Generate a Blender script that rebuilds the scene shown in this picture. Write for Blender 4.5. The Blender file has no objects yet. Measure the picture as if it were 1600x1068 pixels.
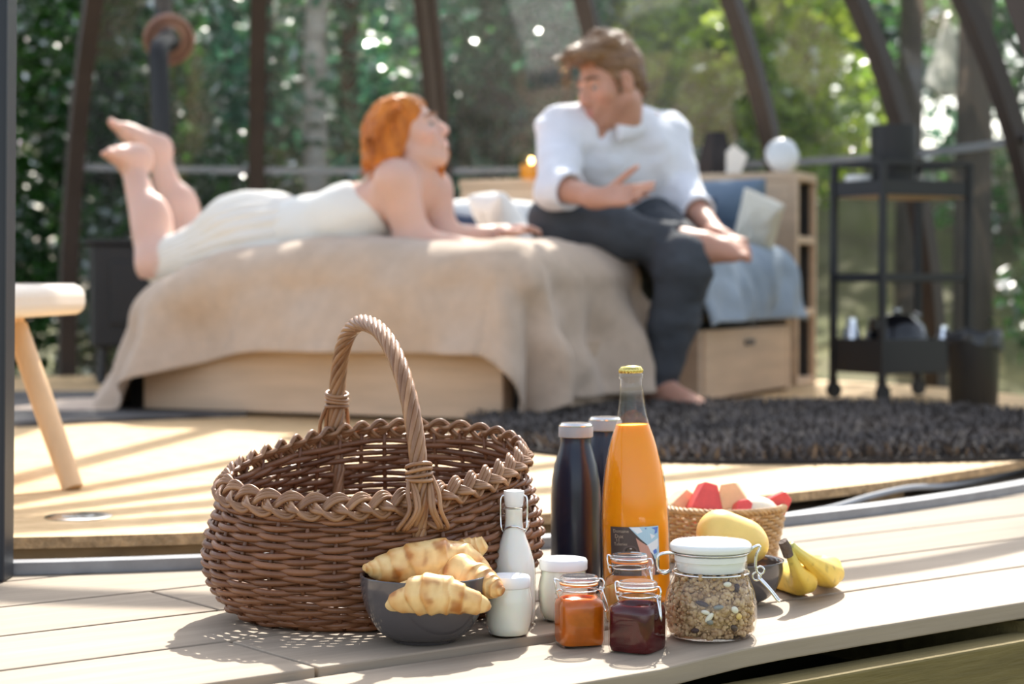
import bpy, math, random
import numpy as np
from mathutils import Vector, Matrix, noise as mnoise

# ------------------------------------------------------------------ camera, light, exposure
scn = bpy.context.scene
COL = scn.collection
F, YH, H = 3000.0, 445.0, 0.385          # focal length in pixels of a 1600 px frame, horizon row, eye height
PITCH = math.atan((534 - YH) / F)
cam_d = bpy.data.cameras.new('camera')
cam = bpy.data.objects.new('camera', cam_d)
COL.objects.link(cam)
cam.location = (0, 0, H)
cam.rotation_euler = (math.pi / 2 - PITCH, 0, 0)
cam_d.sensor_width = 36.0
cam_d.lens = 36.0 * F / 1600.0
cam_d.clip_start, cam_d.clip_end = 0.05, 300
cam_d.dof.use_dof = True
cam_d.dof.focus_distance = 2.12
cam_d.dof.aperture_fstop = 5.2
scn.camera = cam

world = bpy.data.worlds.new('world')
scn.world = world
world.use_nodes = True
wn = world.node_tree
wn.nodes.clear()
sky = wn.nodes.new('ShaderNodeTexSky')
sky.sky_type = 'NISHITA'
sky.sun_disc = False
sky.sun_elevation = math.radians(44)
sky.sun_rotation = math.radians(8)
sky.dust_density = 2.5
sky.ozone_density = 1.0
hs = wn.nodes.new('ShaderNodeHueSaturation')
hs.inputs['Saturation'].default_value = 0.55
bg = wn.nodes.new('ShaderNodeBackground')
bg.inputs['Strength'].default_value = 0.34
wo = wn.nodes.new('ShaderNodeOutputWorld')
wn.links.new(sky.outputs[0], hs.inputs['Color'])
wn.links.new(hs.outputs[0], bg.inputs['Color'])
wn.links.new(bg.outputs[0], wo.inputs['Surface'])

sun_d = bpy.data.lights.new('sun', 'SUN')
sun = bpy.data.objects.new('sun', sun_d)
COL.objects.link(sun)
SUNV = Vector((0.16, 1.0, 0.97)).normalized()      # direction towards the sun
sun.rotation_euler = SUNV.to_track_quat('Z', 'Y').to_euler()
sun.location = (2, 12, 12)
sun_d.energy = 9.0
sun_d.angle = math.radians(0.6)
sun_d.color = (1.0, 0.94, 0.85)

vs = scn.view_settings
vs.view_transform = 'Standard'
vs.look = 'None'
vs.exposure = 0.15
vs.gamma = 1.0
vs.use_curve_mapping = False
cy = scn.cycles
cy.max_bounces = 10
cy.diffuse_bounces = 4
cy.glossy_bounces = 4
cy.transmission_bounces = 8
cy.transparent_max_bounces = 24
cy.sample_clamp_indirect = 6.0
cy.caustics_reflective = False
cy.caustics_refractive = False

# ------------------------------------------------------------------ helpers
rng = np.random.default_rng(7)
random.seed(7)
CP, SP = math.cos(PITCH), math.sin(PITCH)

def P(px, py, Y):
    """the point seen at photo pixel px, py that lies at distance Y in front of the camera"""
    a, b = (px - 800) / F, (534 - py) / F
    dy, dz = CP + SP * b, -SP + CP * b
    return np.array([a / dy * Y, Y, H + dz / dy * Y])

def G(px, py, h=0.0):
    """the point of the level z = h seen at photo pixel px, py"""
    a, b = (px - 800) / F, (534 - py) / F
    dy, dz = CP + SP * b, -SP + CP * b
    t = (h - H) / dz
    return np.array([a * t, dy * t, h])

def V3(*a): return np.array(a, float)
def unit(v): v = np.asarray(v, float); return v / (np.linalg.norm(v) + 1e-12)

class MB:
    """collects pieces and links them as one mesh object"""
    def __init__(s): s.v, s.f, s.n, s.mi = [], [], 0, []
    def add(s, v, f, mi=0):
        v = np.asarray(v, float).reshape(-1, 3)
        s.v.append(v)
        for q in f: s.f.append([i + s.n for i in q])
        s.mi += [mi] * len(f)
        s.n += len(v)
        return s
    def box(s, c, size, R=None, mi=0):
        sx, sy, sz = np.array(size) / 2
        v = np.array([[x, y, z] for x in (-sx, sx) for y in (-sy, sy) for z in (-sz, sz)])
        if R is not None: v = v @ np.asarray(R).T
        return s.add(v + np.asarray(c), [(0, 1, 3, 2), (4, 6, 7, 5), (0, 4, 5, 1), (2, 3, 7, 6), (0, 2, 6, 4), (1, 5, 7, 3)], mi)
    def lathe(s, prof, seg=32, c=(0, 0, 0), capb=True, capt=True, R=None, fn=None, mi=0):
        prof = np.asarray(prof, float)
        n = len(prof)
        th = np.linspace(0, 2 * math.pi, seg, endpoint=False)
        v = np.zeros((n, seg, 3))
        k = np.ones(seg) if fn is None else None
        for i, (r, z) in enumerate(prof):
            kk = k if fn is None else fn(th, z)
            v[i, :, 0] = r * kk * np.cos(th); v[i, :, 1] = r * kk * np.sin(th); v[i, :, 2] = z
        f = []
        for i in range(n - 1):
            for j in range(seg):
                a, b = i * seg + j, i * seg + (j + 1) % seg
                f.append((a, b, b + seg, a + seg))
        if capb: f.append(tuple(range(seg))[::-1])
        if capt: f.append(tuple((n - 1) * seg + j for j in range(seg)))
        v = v.reshape(-1, 3)
        if R is not None: v = v @ np.asarray(R).T
        return s.add(v + np.asarray(c), f, mi)
    def tube(s, path, r, seg=8, closed=False, cap=True, sq=None, ref=None, mi=0):
        """round tube (or a rectangular bar when sq = (width, height)) along a path"""
        p = np.asarray(path, float)
        n = len(p)
        r = np.broadcast_to(np.asarray(r, float), (n,))
        if closed: t = np.roll(p, -1, 0) - np.roll(p, 1, 0)
        else: t = np.gradient(p, axis=0)
        t /= np.linalg.norm(t, axis=1)[:, None] + 1e-12
        if ref is not None:
            a = np.cross(t, np.asarray(ref, float)); a /= np.linalg.norm(a, axis=1)[:, None] + 1e-12
            b = np.cross(a, t)
        else:
            a = np.zeros((n, 3))
            u = np.array([0, 0, 1.0]) if abs(t[0][2]) < .9 else np.array([1.0, 0, 0])
            u = unit(np.cross(t[0], u))
            for i in range(n):
                u = u - t[i] * np.dot(u, t[i]); u = u / (np.linalg.norm(u) + 1e-12); a[i] = u
            b = np.cross(t, a)
        if sq is None:
            th = np.linspace(0, 2 * math.pi, seg, endpoint=False)
            ca, sa = np.cos(th), np.sin(th)
            ring = p[:, None] + r[:, None, None] * (a[:, None] * ca[None, :, None] + b[:, None] * sa[None, :, None])
        else:
            seg = 4
            cs = np.array([(-.5, -.5), (.5, -.5), (.5, .5), (-.5, .5)]) * np.array(sq)
            ring = p[:, None] + a[:, None] * cs[None, :, 0, None] + b[:, None] * cs[None, :, 1, None]
        f = []
        for i in range(n if closed else n - 1):
            i2 = (i + 1) % n
            for j in range(seg):
                j2 = (j + 1) % seg
                f.append((i * seg + j, i * seg + j2, i2 * seg + j2, i2 * seg + j))
        if cap and not closed:
            f.append(tuple(range(seg))[::-1]); f.append(tuple((n - 1) * seg + j for j in range(seg)))
        return s.add(ring.reshape(-1, 3), f, mi)
    def ell(s, c, r, R=None, seg=14, rings=8, mi=0):
        r = np.broadcast_to(np.asarray(r, float), (3,))
        v = [[0, 0, -1]]
        for i in range(1, rings):
            ph = -math.pi / 2 + math.pi * i / rings
            for j in range(seg):
                th = 2 * math.pi * j / seg
                v.append([math.cos(ph) * math.cos(th), math.cos(ph) * math.sin(th), math.sin(ph)])
        v.append([0, 0, 1])
        v = np.array(v) * r
        if R is not None: v = v @ np.asarray(R).T
        f = [(0, 1 + (j + 1) % seg, 1 + j) for j in range(seg)]
        for i in range(rings - 2):
            for j in range(seg):
                a, b = 1 + i * seg + j, 1 + i * seg + (j + 1) % seg
                f.append((a, b, b + seg, a + seg))
        L = len(v) - 1
        f += [(L, L - seg + j, L - seg + (j + 1) % seg) for j in range(seg)]
        return s.add(v + np.asarray(c), f, mi)
    def prism(s, poly, z0, z1, R=None, c=(0, 0, 0), mi=0):
        n = len(poly)
        v = np.array([[x, y, z0] for x, y in poly] + [[x, y, z1] for x, y in poly], float)
        if R is not None: v = v @ np.asarray(R).T
        f = [tuple(range(n))[::-1], tuple(range(n, 2 * n))] + [(i, (i + 1) % n, n + (i + 1) % n, n + i) for i in range(n)]
        return s.add(v + np.asarray(c), f, mi)
    def grid(s, pts, mi=0, wrap=False):
        pts = np.asarray(pts, float)
        a, b = pts.shape[:2]
        f = []
        for i in range(a - 1):
            for j in range(b if wrap else b - 1):
                j2 = (j + 1) % b
                f.append((i * b + j, i * b + j2, (i + 1) * b + j2, (i + 1) * b + j))
        return s.add(pts.reshape(-1, 3), f, mi)
    def build(s, name, mat=None, parent=None, smooth=True, bevel=0, loc=None, subsurf=0, solid=0, angle=40):
        me = bpy.data.meshes.new(name)
        me.from_pydata(np.concatenate(s.v).tolist() if s.v else [], [], s.f)
        return link(name, me, mat, parent, smooth, bevel, loc, subsurf, solid, angle, s.mi)

def link(name, me, mat=None, parent=None, smooth=True, bevel=0, loc=None, subsurf=0, solid=0, angle=40, mi=None):
    o = bpy.data.objects.new(name, me)
    mats = mat if isinstance(mat, (list, tuple)) else [mat]
    for m in mats:
        if m: me.materials.append(m)
    if mi is not None and len(mats) > 1: me.polygons.foreach_set('material_index', mi)
    me.polygons.foreach_set('use_smooth', [bool(smooth)] * len(me.polygons))
    if smooth and angle < 180:
        try: me.set_sharp_from_angle(angle=math.radians(angle))
        except Exception: pass
    me.update()
    COL.objects.link(o)
    if parent is not None: o.parent = parent
    if loc is not None: o.location = loc
    if bevel:
        m = o.modifiers.new('bevel', 'BEVEL'); m.width = bevel; m.segments = 2; m.limit_method = 'ANGLE'
    if solid:
        m = o.modifiers.new('solid', 'SOLIDIFY'); m.thickness = solid; m.offset = 0
    if subsurf:
        m = o.modifiers.new('sub', 'SUBSURF'); m.levels = subsurf; m.render_levels = subsurf
    return o

def tag(o, label=None, cat=None, group=None, kind=None):
    if label: o['label'] = label
    if cat: o['category'] = cat
    if group: o['group'] = group
    if kind: o['kind'] = kind
    return o

def empty(name, loc=(0, 0, 0), rz=0, label=None, cat=None, group=None, kind=None, rot=None):
    o = bpy.data.objects.new(name, None)
    COL.objects.link(o)
    o.location = loc
    o.rotation_euler = rot if rot else (0, 0, rz)
    o.empty_display_size = .05
    return tag(o, label, cat, group, kind)

def kids(o): return [c for c in COL.objects if c.parent == o]
def copy_tree(o, parent=None):
    c = o.copy(); COL.objects.link(c); c.parent = parent
    for ch in kids(o): copy_tree(ch, c)
    return c

def rotz(a): c, s = math.cos(a), math.sin(a); return np.array([[c, -s, 0], [s, c, 0], [0, 0, 1.0]])
def frame(x, z):
    """rotation whose columns are x, y, z"""
    x = unit(x); y = unit(np.cross(z, x)); z2 = np.cross(x, y)
    return np.stack([x, y, z2], 1)

def bez(pts, n=40):
    """smooth Catmull-Rom curve through points of any dimension"""
    p = np.asarray(pts, float)
    p = np.concatenate([[2 * p[0] - p[1]], p, [2 * p[-1] - p[-2]]])
    m = len(p) - 3
    out = []
    for t in np.linspace(0, m - 1e-6, n):
        i = int(t); u = t - i
        a, b, c, d = p[i], p[i + 1], p[i + 2], p[i + 3]
        out.append(.5 * ((2 * b) + (c - a) * u + (2 * a - 5 * b + 4 * c - d) * u * u + (3 * b - a - 3 * c + d) * u ** 3))
    return np.array(out)

# ---- signed distance modelling, meshed with surface nets
class SDF:
    def __init__(s, lo, hi, h):
        s.lo, s.h = np.asarray(lo, float), h
        n = np.ceil((np.asarray(hi) - s.lo) / h).astype(int) + 1
        s.n = n
        s.F = np.full(tuple(n), 0.3, np.float32)
    def _sub(s, lo, hi):
        a = np.clip(np.floor((lo - s.lo) / s.h).astype(int), 0, s.n - 1)
        b = np.clip(np.ceil((hi - s.lo) / s.h).astype(int) + 1, 1, s.n)
        if (b <= a).any(): return None
        g = [(s.lo[i] + s.h * np.arange(a[i], b[i])).astype(np.float32) for i in range(3)]
        sl = tuple(slice(a[i], b[i]) for i in range(3))
        return sl, g[0][:, None, None], g[1][None, :, None], g[2][None, None, :]
    def _mix(s, sl, d, k, op):
        A = s.F[sl]
        if op == 'add':
            if k > 0:
                h = np.maximum(k - np.abs(A - d), 0) / k
                s.F[sl] = np.minimum(A, d) - h * h * k * .25
            else: s.F[sl] = np.minimum(A, d)
        else:
            d = -d
            if k > 0:
                h = np.maximum(k - np.abs(A - d), 0) / k
                s.F[sl] = np.maximum(A, d) + h * h * k * .25
            else: s.F[sl] = np.maximum(A, d)
    def cone(s, a, b, ra, rb, k=.02, op='add'):
        a, b = np.asarray(a, float), np.asarray(b, float)
        m = max(ra, rb) + k + 3 * s.h
        q = s._sub(np.minimum(a, b) - m, np.maximum(a, b) + m)
        if q is None: return s
        sl, X, Y, Z = q
        ba = b - a; L = float(ba @ ba) + 1e-9
        t = np.clip(((X - a[0]) * ba[0] + (Y - a[1]) * ba[1] + (Z - a[2]) * ba[2]) / L, 0, 1)
        d = np.sqrt((X - a[0] - t * ba[0]) ** 2 + (Y - a[1] - t * ba[1]) ** 2 + (Z - a[2] - t * ba[2]) ** 2) - (ra + t * (rb - ra))
        s._mix(sl, d, k, op); return s
    def ell(s, c, r, R=None, k=.02, op='add'):
        c, r = np.asarray(c, float), np.broadcast_to(np.asarray(r, float), (3,))
        m = r.max() + k + 3 * s.h
        q = s._sub(c - m, c + m)
        if q is None: return s
        sl, X, Y, Z = q
        X, Y, Z = X - c[0], Y - c[1], Z - c[2]
        R = np.eye(3) if R is None else np.asarray(R)
        l = [R[0, i] * X + R[1, i] * Y + R[2, i] * Z for i in range(3)]
        k0 = np.sqrt(sum((l[i] / r[i]) ** 2 for i in range(3)))
        k1 = np.sqrt(sum((l[i] / r[i] ** 2) ** 2 for i in range(3))) + 1e-6
        s._mix(sl, k0 * (k0 - 1) / k1, k, op); return s
    def chain(s, pts, rad, k=.02):
        for i in range(len(pts) - 1): s.cone(pts[i], pts[i + 1], rad[i], rad[i + 1], k)
        return s
    def cut(s, p, n, k=0.0):
        """keeps what lies on the side of the plane that n points away from"""
        n = unit(n); p = np.asarray(p, float)
        g = [(s.lo[i] + s.h * np.arange(s.n[i])).astype(np.float32) for i in range(3)]
        d = (g[0][:, None, None] - p[0]) * n[0] + (g[1][None, :, None] - p[1]) * n[1] + (g[2][None, None, :] - p[2]) * n[2]
        s.F = np.maximum(s.F, d.astype(np.float32)); return s
    def mesh(s, name):
        Fv = s.F; S = Fv < 0
        nx, ny, nz = Fv.shape
        cnt = np.zeros((nx - 1, ny - 1, nz - 1), np.int8)
        for i in (0, 1):
            for j in (0, 1):
                for k in (0, 1): cnt += S[i:nx - 1 + i, j:ny - 1 + j, k:nz - 1 + k]
        act = (cnt > 0) & (cnt < 8)
        ids = np.argwhere(act)
        idx = np.full(act.shape, -1, np.int64); idx[act] = np.arange(len(ids))
        acc, num = np.zeros((len(ids), 3)), np.zeros(len(ids))
        cor = [(i, j, k) for i in (0, 1) for j in (0, 1) for k in (0, 1)]
        for a in cor:
            for ax in range(3):
                if a[ax]: continue
                b = list(a); b[ax] = 1
                fa = Fv[ids[:, 0] + a[0], ids[:, 1] + a[1], ids[:, 2] + a[2]]
                fb = Fv[ids[:, 0] + b[0], ids[:, 1] + b[1], ids[:, 2] + b[2]]
                m = (fa < 0) != (fb < 0)
                t = np.where(m, fa / np.where(m, fa - fb, 1), 0)
                p = np.array(a, float)[None] + np.zeros((len(ids), 3)); p[:, ax] += t
                acc[m] += p[m]; num[m] += 1
        v = s.lo + s.h * (ids + acc / num[:, None])
        fs = []
        for ax in range(3):
            sa = [slice(None)] * 3; sb = [slice(None)] * 3
            sa[ax] = slice(0, -1); sb[ax] = slice(1, None)
            A, B = S[tuple(sa)], S[tuple(sb)]
            e = np.argwhere(A != B)
            o1, o2 = (ax + 1) % 3, (ax + 2) % 3
            lim = np.array(act.shape)
            e = e[(e[:, o1] > 0) & (e[:, o2] > 0) & (e[:, o1] < lim[o1]) & (e[:, o2] < lim[o2])]
            def cell(d1, d2):
                q = e.copy(); q[:, o1] -= d1; q[:, o2] -= d2
                return idx[q[:, 0], q[:, 1], q[:, 2]]
            q = np.stack([cell(1, 1), cell(0, 1), cell(0, 0), cell(1, 0)], 1)
            flip = ~S[e[:, 0], e[:, 1], e[:, 2]]
            q[flip] = q[flip][:, ::-1]
            fs.append(q)
        f = np.concatenate(fs); f = f[(f >= 0).all(1)]
        return v, f

def relax(v, f, it=2, w=.5):
    """a few rounds of smoothing over the quads"""
    for _ in range(it):
        acc, num = np.zeros_like(v), np.zeros(len(v))
        for a in range(4):
            for b in ((a + 1) % 4, (a + 3) % 4):
                np.add.at(acc, f[:, a], v[f[:, b]]); np.add.at(num, f[:, a], 1)
        v = v * (1 - w) + w * acc / np.maximum(num, 1)[:, None]
    return v

def vnormals(v, f):
    n = np.cross(v[f[:, 2]] - v[f[:, 0]], v[f[:, 3]] - v[f[:, 1]])
    N = np.zeros_like(v)
    for a in range(4): np.add.at(N, f[:, a], n)
    return N / (np.linalg.norm(N, axis=1)[:, None] + 1e-12)

def sdf_obj(s, name, mat, parent=None, it=2, disp=None, colors=None, origin=None):
    v, f = s.mesh(name)
    v = relax(v, f, it)
    if disp is not None: v = v + vnormals(v, f) * disp(v)[:, None]
    me = bpy.data.meshes.new(name)
    if origin is not None: v = v - np.asarray(origin)
    me.from_pydata(v.tolist(), [], f.tolist())
    if colors is not None:
        ca = me.color_attributes.new('Col', 'FLOAT_COLOR', 'POINT')
        c = colors(v if origin is None else v + np.asarray(origin))
        ca.data.foreach_set('color', np.concatenate([c, np.ones((len(c), 1))], 1).astype(np.float32).ravel())
    return link(name, me, mat, parent, True, angle=180)

def nz(v, sc, seed=0.0):
    """noise in -1..1 at every row of v"""
    q = np.asarray(v) * np.asarray(sc) + seed
    return np.array([mnoise.noise(Vector(x)) for x in q])

# ------------------------------------------------------------------ materials
MATS = {}
def mat(name, col, rough=.6, metal=0, bump=0, bscale=40, var=0, vscale=8, stretch=(1, 1, 1), spec=.5, sub=0, coat=0, trans=0,
        attr=False, coord='Object', col2=None, detail=6, sheen=0, rnd=0, wave=None, bdist=.01):
    """procedural surface: a base colour with noise variation, fine relief and gloss"""
    if name in MATS: return MATS[name]
    m = bpy.data.materials.new(name); MATS[name] = m
    m.use_nodes = True
    t = m.node_tree; N, L = t.nodes, t.links
    b = N['Principled BSDF']
    b.inputs['Roughness'].default_value = rough
    b.inputs['Metallic'].default_value = metal
    b.inputs['Specular IOR Level'].default_value = spec
    b.inputs['Coat Weight'].default_value = coat
    b.inputs['Coat Roughness'].default_value = .08
    b.inputs['Transmission Weight'].default_value = trans
    b.inputs['Sheen Weight'].default_value = sheen
    if sub:
        b.inputs['Subsurface Weight'].default_value = sub
        b.inputs['Subsurface Radius'].default_value = (1, .35, .2)
        b.inputs['Subsurface Scale'].default_value = .012
    tc = N.new('ShaderNodeTexCoord'); mp = N.new('ShaderNodeMapping')
    mp.inputs['Scale'].default_value = stretch
    L.new(tc.outputs[coord], mp.inputs['Vector'])
    vec = mp.outputs[0]
    if rnd:
        oi = N.new('ShaderNodeObjectInfo'); ad = N.new('ShaderNodeVectorMath'); ad.operation = 'ADD'
        ml = N.new('ShaderNodeMath'); ml.operation = 'MULTIPLY'; ml.inputs[1].default_value = 37.0
        L.new(oi.outputs['Random'], ml.inputs[0]); L.new(vec, ad.inputs[0]); L.new(ml.outputs[0], ad.inputs[1])
        vec = ad.outputs[0]
    c1 = (*col, 1)
    if attr:
        at = N.new('ShaderNodeAttribute'); at.attribute_name = 'Col'
        base = at.outputs['Color']
    else: base = None
    if var or col2:
        n = N.new('ShaderNodeTexNoise'); n.inputs['Scale'].default_value = vscale; n.inputs['Detail'].default_value = detail
        n.inputs['Roughness'].default_value = .62
        L.new(vec, n.inputs['Vector'])
        r = N.new('ShaderNodeValToRGB'); r.color_ramp.elements[0].position = .3; r.color_ramp.elements[1].position = .7
        lo = col2 if col2 else tuple(max(0, x * (1 - var)) for x in col)
        hi = col if col2 else tuple(min(1, x * (1 + var * .6)) for x in col)
        r.color_ramp.elements[0].color = (*lo, 1); r.color_ramp.elements[1].color = (*hi, 1)
        L.new(n.outputs['Fac'], r.inputs[0])
        out = r.outputs[0]
        if base is not None:
            mx = N.new('ShaderNodeMix'); mx.data_type = 'RGBA'; mx.blend_type = 'MULTIPLY'; mx.inputs['Factor'].default_value = 1
            L.new(base, mx.inputs['A']); L.new(out, mx.inputs['B']); out = mx.outputs['Result']
        if rnd:
            hv = N.new('ShaderNodeHueSaturation'); mr = N.new('ShaderNodeMapRange')
            mr.inputs['To Min'].default_value = 1 - rnd; mr.inputs['To Max'].default_value = 1 + rnd
            L.new(oi.outputs['Random'], mr.inputs['Value']); L.new(mr.outputs[0], hv.inputs['Value']); L.new(out, hv.inputs['Color'])
            out = hv.outputs[0]
        L.new(out, b.inputs['Base Color'])
    elif base is not None: L.new(base, b.inputs['Base Color'])
    else: b.inputs['Base Color'].default_value = c1
    if bump:
        n2 = N.new('ShaderNodeTexNoise'); n2.inputs['Scale'].default_value = bscale; n2.inputs['Detail'].default_value = 4
        L.new(vec, n2.inputs['Vector'])
        bp = N.new('ShaderNodeBump'); bp.inputs['Strength'].default_value = bump; bp.inputs['Distance'].default_value = bdist
        L.new(n2.outputs['Fac'], bp.inputs['Height']); L.new(bp.outputs[0], b.inputs['Normal'])
    return m

def shell_glass(name, tint=(1, 1, 1), refl=1.0, haze=0.0, wavy=0.0, rough=.02, hazecol=(.9, .92, .95)):
    """thin clear wall: lets light straight through, reflects by Fresnel, optional milky haze and waviness"""
    m = bpy.data.materials.new(name); m.use_nodes = True
    t = m.node_tree; N, L = t.nodes, t.links
    N.clear()
    out = N.new('ShaderNodeOutputMaterial')
    tr = N.new('ShaderNodeBsdfTransparent'); tr.inputs[0].default_value = (*tint, 1)
    gl = N.new('ShaderNodeBsdfGlossy'); gl.inputs['Roughness'].default_value = rough
    geo = N.new('ShaderNodeNewGeometry')
    dt = N.new('ShaderNodeVectorMath'); dt.operation = 'DOT_PRODUCT'
    L.new(geo.outputs['Normal'], dt.inputs[0]); L.new(geo.outputs['Incoming'], dt.inputs[1])
    ab = N.new('ShaderNodeMath'); ab.operation = 'ABSOLUTE'; L.new(dt.outputs['Value'], ab.inputs[0])
    om = N.new('ShaderNodeMath'); om.operation = 'SUBTRACT'; om.inputs[0].default_value = 1.0; L.new(ab.outputs[0], om.inputs[1])
    pw = N.new('ShaderNodeMath'); pw.operation = 'POWER'; pw.inputs[1].default_value = 5.0; L.new(om.outputs[0], pw.inputs[0])
    ml = N.new('ShaderNodeMath'); ml.operation = 'MULTIPLY_ADD'; ml.inputs[1].default_value = .90 * refl; ml.inputs[2].default_value = .04 * refl
    ml.use_clamp = True
    mx = N.new('ShaderNodeMixShader')
    if wavy:
        tc = N.new('ShaderNodeTexCoord'); n = N.new('ShaderNodeTexNoise'); n.inputs['Scale'].default_value = .9; n.inputs['Detail'].default_value = 1
        L.new(tc.outputs['Object'], n.inputs['Vector'])
        bp = N.new('ShaderNodeBump'); bp.inputs['Strength'].default_value = wavy; bp.inputs['Distance'].default_value = .25
        L.new(n.outputs['Fac'], bp.inputs['Height']); L.new(bp.outputs[0], gl.inputs['Normal'])
    L.new(pw.outputs[0], ml.inputs[0]); L.new(ml.outputs[0], mx.inputs[0])
    L.new(tr.outputs[0], mx.inputs[1]); L.new(gl.outputs[0], mx.inputs[2])
    last = mx.outputs[0]
    if haze:
        d = N.new('ShaderNodeBsdfTranslucent'); d.inputs[0].default_value = (*hazecol, 1)
        d2 = N.new('ShaderNodeBsdfDiffuse'); d2.inputs[0].default_value = (*hazecol, 1)
        ad = N.new('ShaderNodeMixShader'); ad.inputs[0].default_value = .5
        L.new(d.outputs[0], ad.inputs[1]); L.new(d2.outputs[0], ad.inputs[2])
        m2 = N.new('ShaderNodeMixShader'); m2.inputs[0].default_value = haze
        L.new(last, m2.inputs[1]); L.new(ad.outputs[0], m2.inputs[2]); last = m2.outputs[0]
    L.new(last, out.inputs[0])
    return m

def leaf_mat(name, a, b, gloss=.35):
    """leaf: diffuse and translucent green with a glossy skin, hue varied from leaf to leaf by position"""
    m = bpy.data.materials.new(name); m.use_nodes = True
    t = m.node_tree; N, L = t.nodes, t.links
    N.clear()
    out = N.new('ShaderNodeOutputMaterial')
    tc = N.new('ShaderNodeTexCoord'); n = N.new('ShaderNodeTexNoise'); n.inputs['Scale'].default_value = 3.5; n.inputs['Detail'].default_value = 5
    L.new(tc.outputs['Object'], n.inputs['Vector'])
    r = N.new('ShaderNodeValToRGB'); r.color_ramp.elements[0].position = .35; r.color_ramp.elements[1].position = .65
    r.color_ramp.elements[0].color = (*a, 1); r.color_ramp.elements[1].color = (*b, 1)
    L.new(n.outputs['Fac'], r.inputs[0])
    d = N.new('ShaderNodeBsdfDiffuse'); tl = N.new('ShaderNodeBsdfTranslucent'); g = N.new('ShaderNodeBsdfGlossy')
    g.inputs['Roughness'].default_value = .28
    L.new(r.outputs[0], d.inputs[0]); L.new(r.outputs[0], tl.inputs[0])
    m1 = N.new('ShaderNodeMixShader'); m1.inputs[0].default_value = .60
    L.new(d.outputs[0], m1.inputs[1]); L.new(tl.outputs[0], m1.inputs[2])
    fr = N.new('ShaderNodeFresnel'); fr.inputs[0].default_value = 1.45
    ml = N.new('ShaderNodeMath'); ml.operation = 'MULTIPLY'; ml.inputs[1].default_value = gloss * 2
    L.new(fr.outputs[0], ml.inputs[0])
    m2 = N.new('ShaderNodeMixShader'); L.new(ml.outputs[0], m2.inputs[0])
    L.new(m1.outputs[0], m2.inputs[1]); L.new(g.outputs[0], m2.inputs[2])
    L.new(m2.outputs[0], out.inputs[0])
    return m

def glow(name, col, strength):
    m = bpy.data.materials.new(name); m.use_nodes = True
    b = m.node_tree.nodes['Principled BSDF']
    b.inputs['Base Color'].default_value = (*col, 1); b.inputs['Emission Color'].default_value = (*col, 1); b.inputs['Emission Strength'].default_value = strength
    return m
# ------------------------------------------------------------------ deck of weathered boards
M_deck = mat('weathered_board', (.335, .270, .200), .75, bump=.12, bscale=30, var=.17, vscale=5, stretch=(.5, 9, 9), rnd=.06, spec=.3, bdist=.003)
M_beam = mat('green_timber', (.20, .155, .06), .8, bump=.4, bscale=30, var=.35, vscale=4, stretch=(.7, 8, 8), spec=.25, bdist=.004)
M_gap = mat('gap_shade', (.05, .04, .03), .95)  # near-black shade tone for the sheet below the plank gaps
DA = math.radians(38)
DD = V3(math.cos(DA), math.sin(DA), 0)           # along the boards
DN = V3(-math.sin(DA), math.cos(DA), 0)          # across, away from the viewer
deck = empty('deck', (0, 0, 0), kind='structure', label='weathered wooden deck boards running diagonally under the picnic')
edges = [1.446, 1.636, 1.82, 2.0, 2.18, 2.365, 2.55, 2.735, 2.92]
GAPW = .0066
def plank(o0, o1, s0, s1, z0=0.0, z1=0.0, th=.021, warp=None):
    c = DD * (s0 + s1) / 2 + DN * (o0 + o1) / 2
    L, W = s1 - s0 - .004, o1 - o0 - GAPW
    m = MB()
    n = 12 if warp is None else 60
    # slightly wavy long edges, as sawn
    xs = np.linspace(-L / 2, L / 2, n)
    w1 = W / 2 - np.abs(rng.normal(0, .0007, n)); w2 = W / 2 - np.abs(rng.normal(0, .0007, n))
    zw = 0 * xs if warp is None else warp(xs + (s0 + s1) / 2)
    top = np.stack([np.stack([xs, -w1, zw], 1), np.stack([xs, w2, zw], 1)], 0)
    bot = top.copy(); bot[..., 2] -= th
    v = np.concatenate([top[0], top[1], bot[0], bot[1]]); f = []
    for i in range(n - 1):
        a = i
        f += [(a, a + 1, n + a + 1, n + a), (2 * n + a, 3 * n + a, 3 * n + a + 1, 2 * n + a + 1),
              (a, 2 * n + a, 2 * n + a + 1, a + 1), (n + a, n + a + 1, 3 * n + a + 1, 3 * n + a)]
    f += [(0, n, 3 * n, 2 * n), (n - 1, 3 * n - 1, 4 * n - 1, 2 * n - 1)]
    m.add(v, f)
    o = m.build('plank', M_deck, deck, smooth=False, bevel=.0022)
    o.location = tuple(c + V3(0, 0, (z0 + z1) / 2))
    o.rotation_euler = (0, -math.atan2(z1 - z0, L), DA)
    return o
def joint_s(px, py):                              # where along the boards a butt joint lies
    return float(G(px, py) @ DD)
J2, J4 = joint_s(303, 985), joint_s(206, 915)
FRONT = plank(edges[0], edges[1], -.2, 3.4, warp=lambda s: -.0085 * np.clip((1.47 - s) / .14, 0, 1))
plank(edges[1], edges[2], -.6, J2, 0, 0); plank(edges[1], edges[2], J2, 3.4)
plank(edges[2], edges[3], -.6, 1.2); plank(edges[2], edges[3], 1.2, 3.6)
plank(edges[3], edges[4], -.8, J4); plank(edges[3], edges[4], J4, 3.6)
for a, b in zip(edges[4:-1], edges[5:]): plank(a, b, -1.2, 1.65 + rng.random() * .6); plank(a, b, 2.3, 3.8)
m = MB(); m.box((0, 0, 0), (4.4, .045, .14)); fb = m.build('front_beam', M_beam, deck, smooth=False, bevel=.003)
fb.location = tuple(DD * 1.6 + DN * (edges[0] - .004) + V3(0, 0, -.1085)); fb.rotation_euler = (0, 0, DA)
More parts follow.
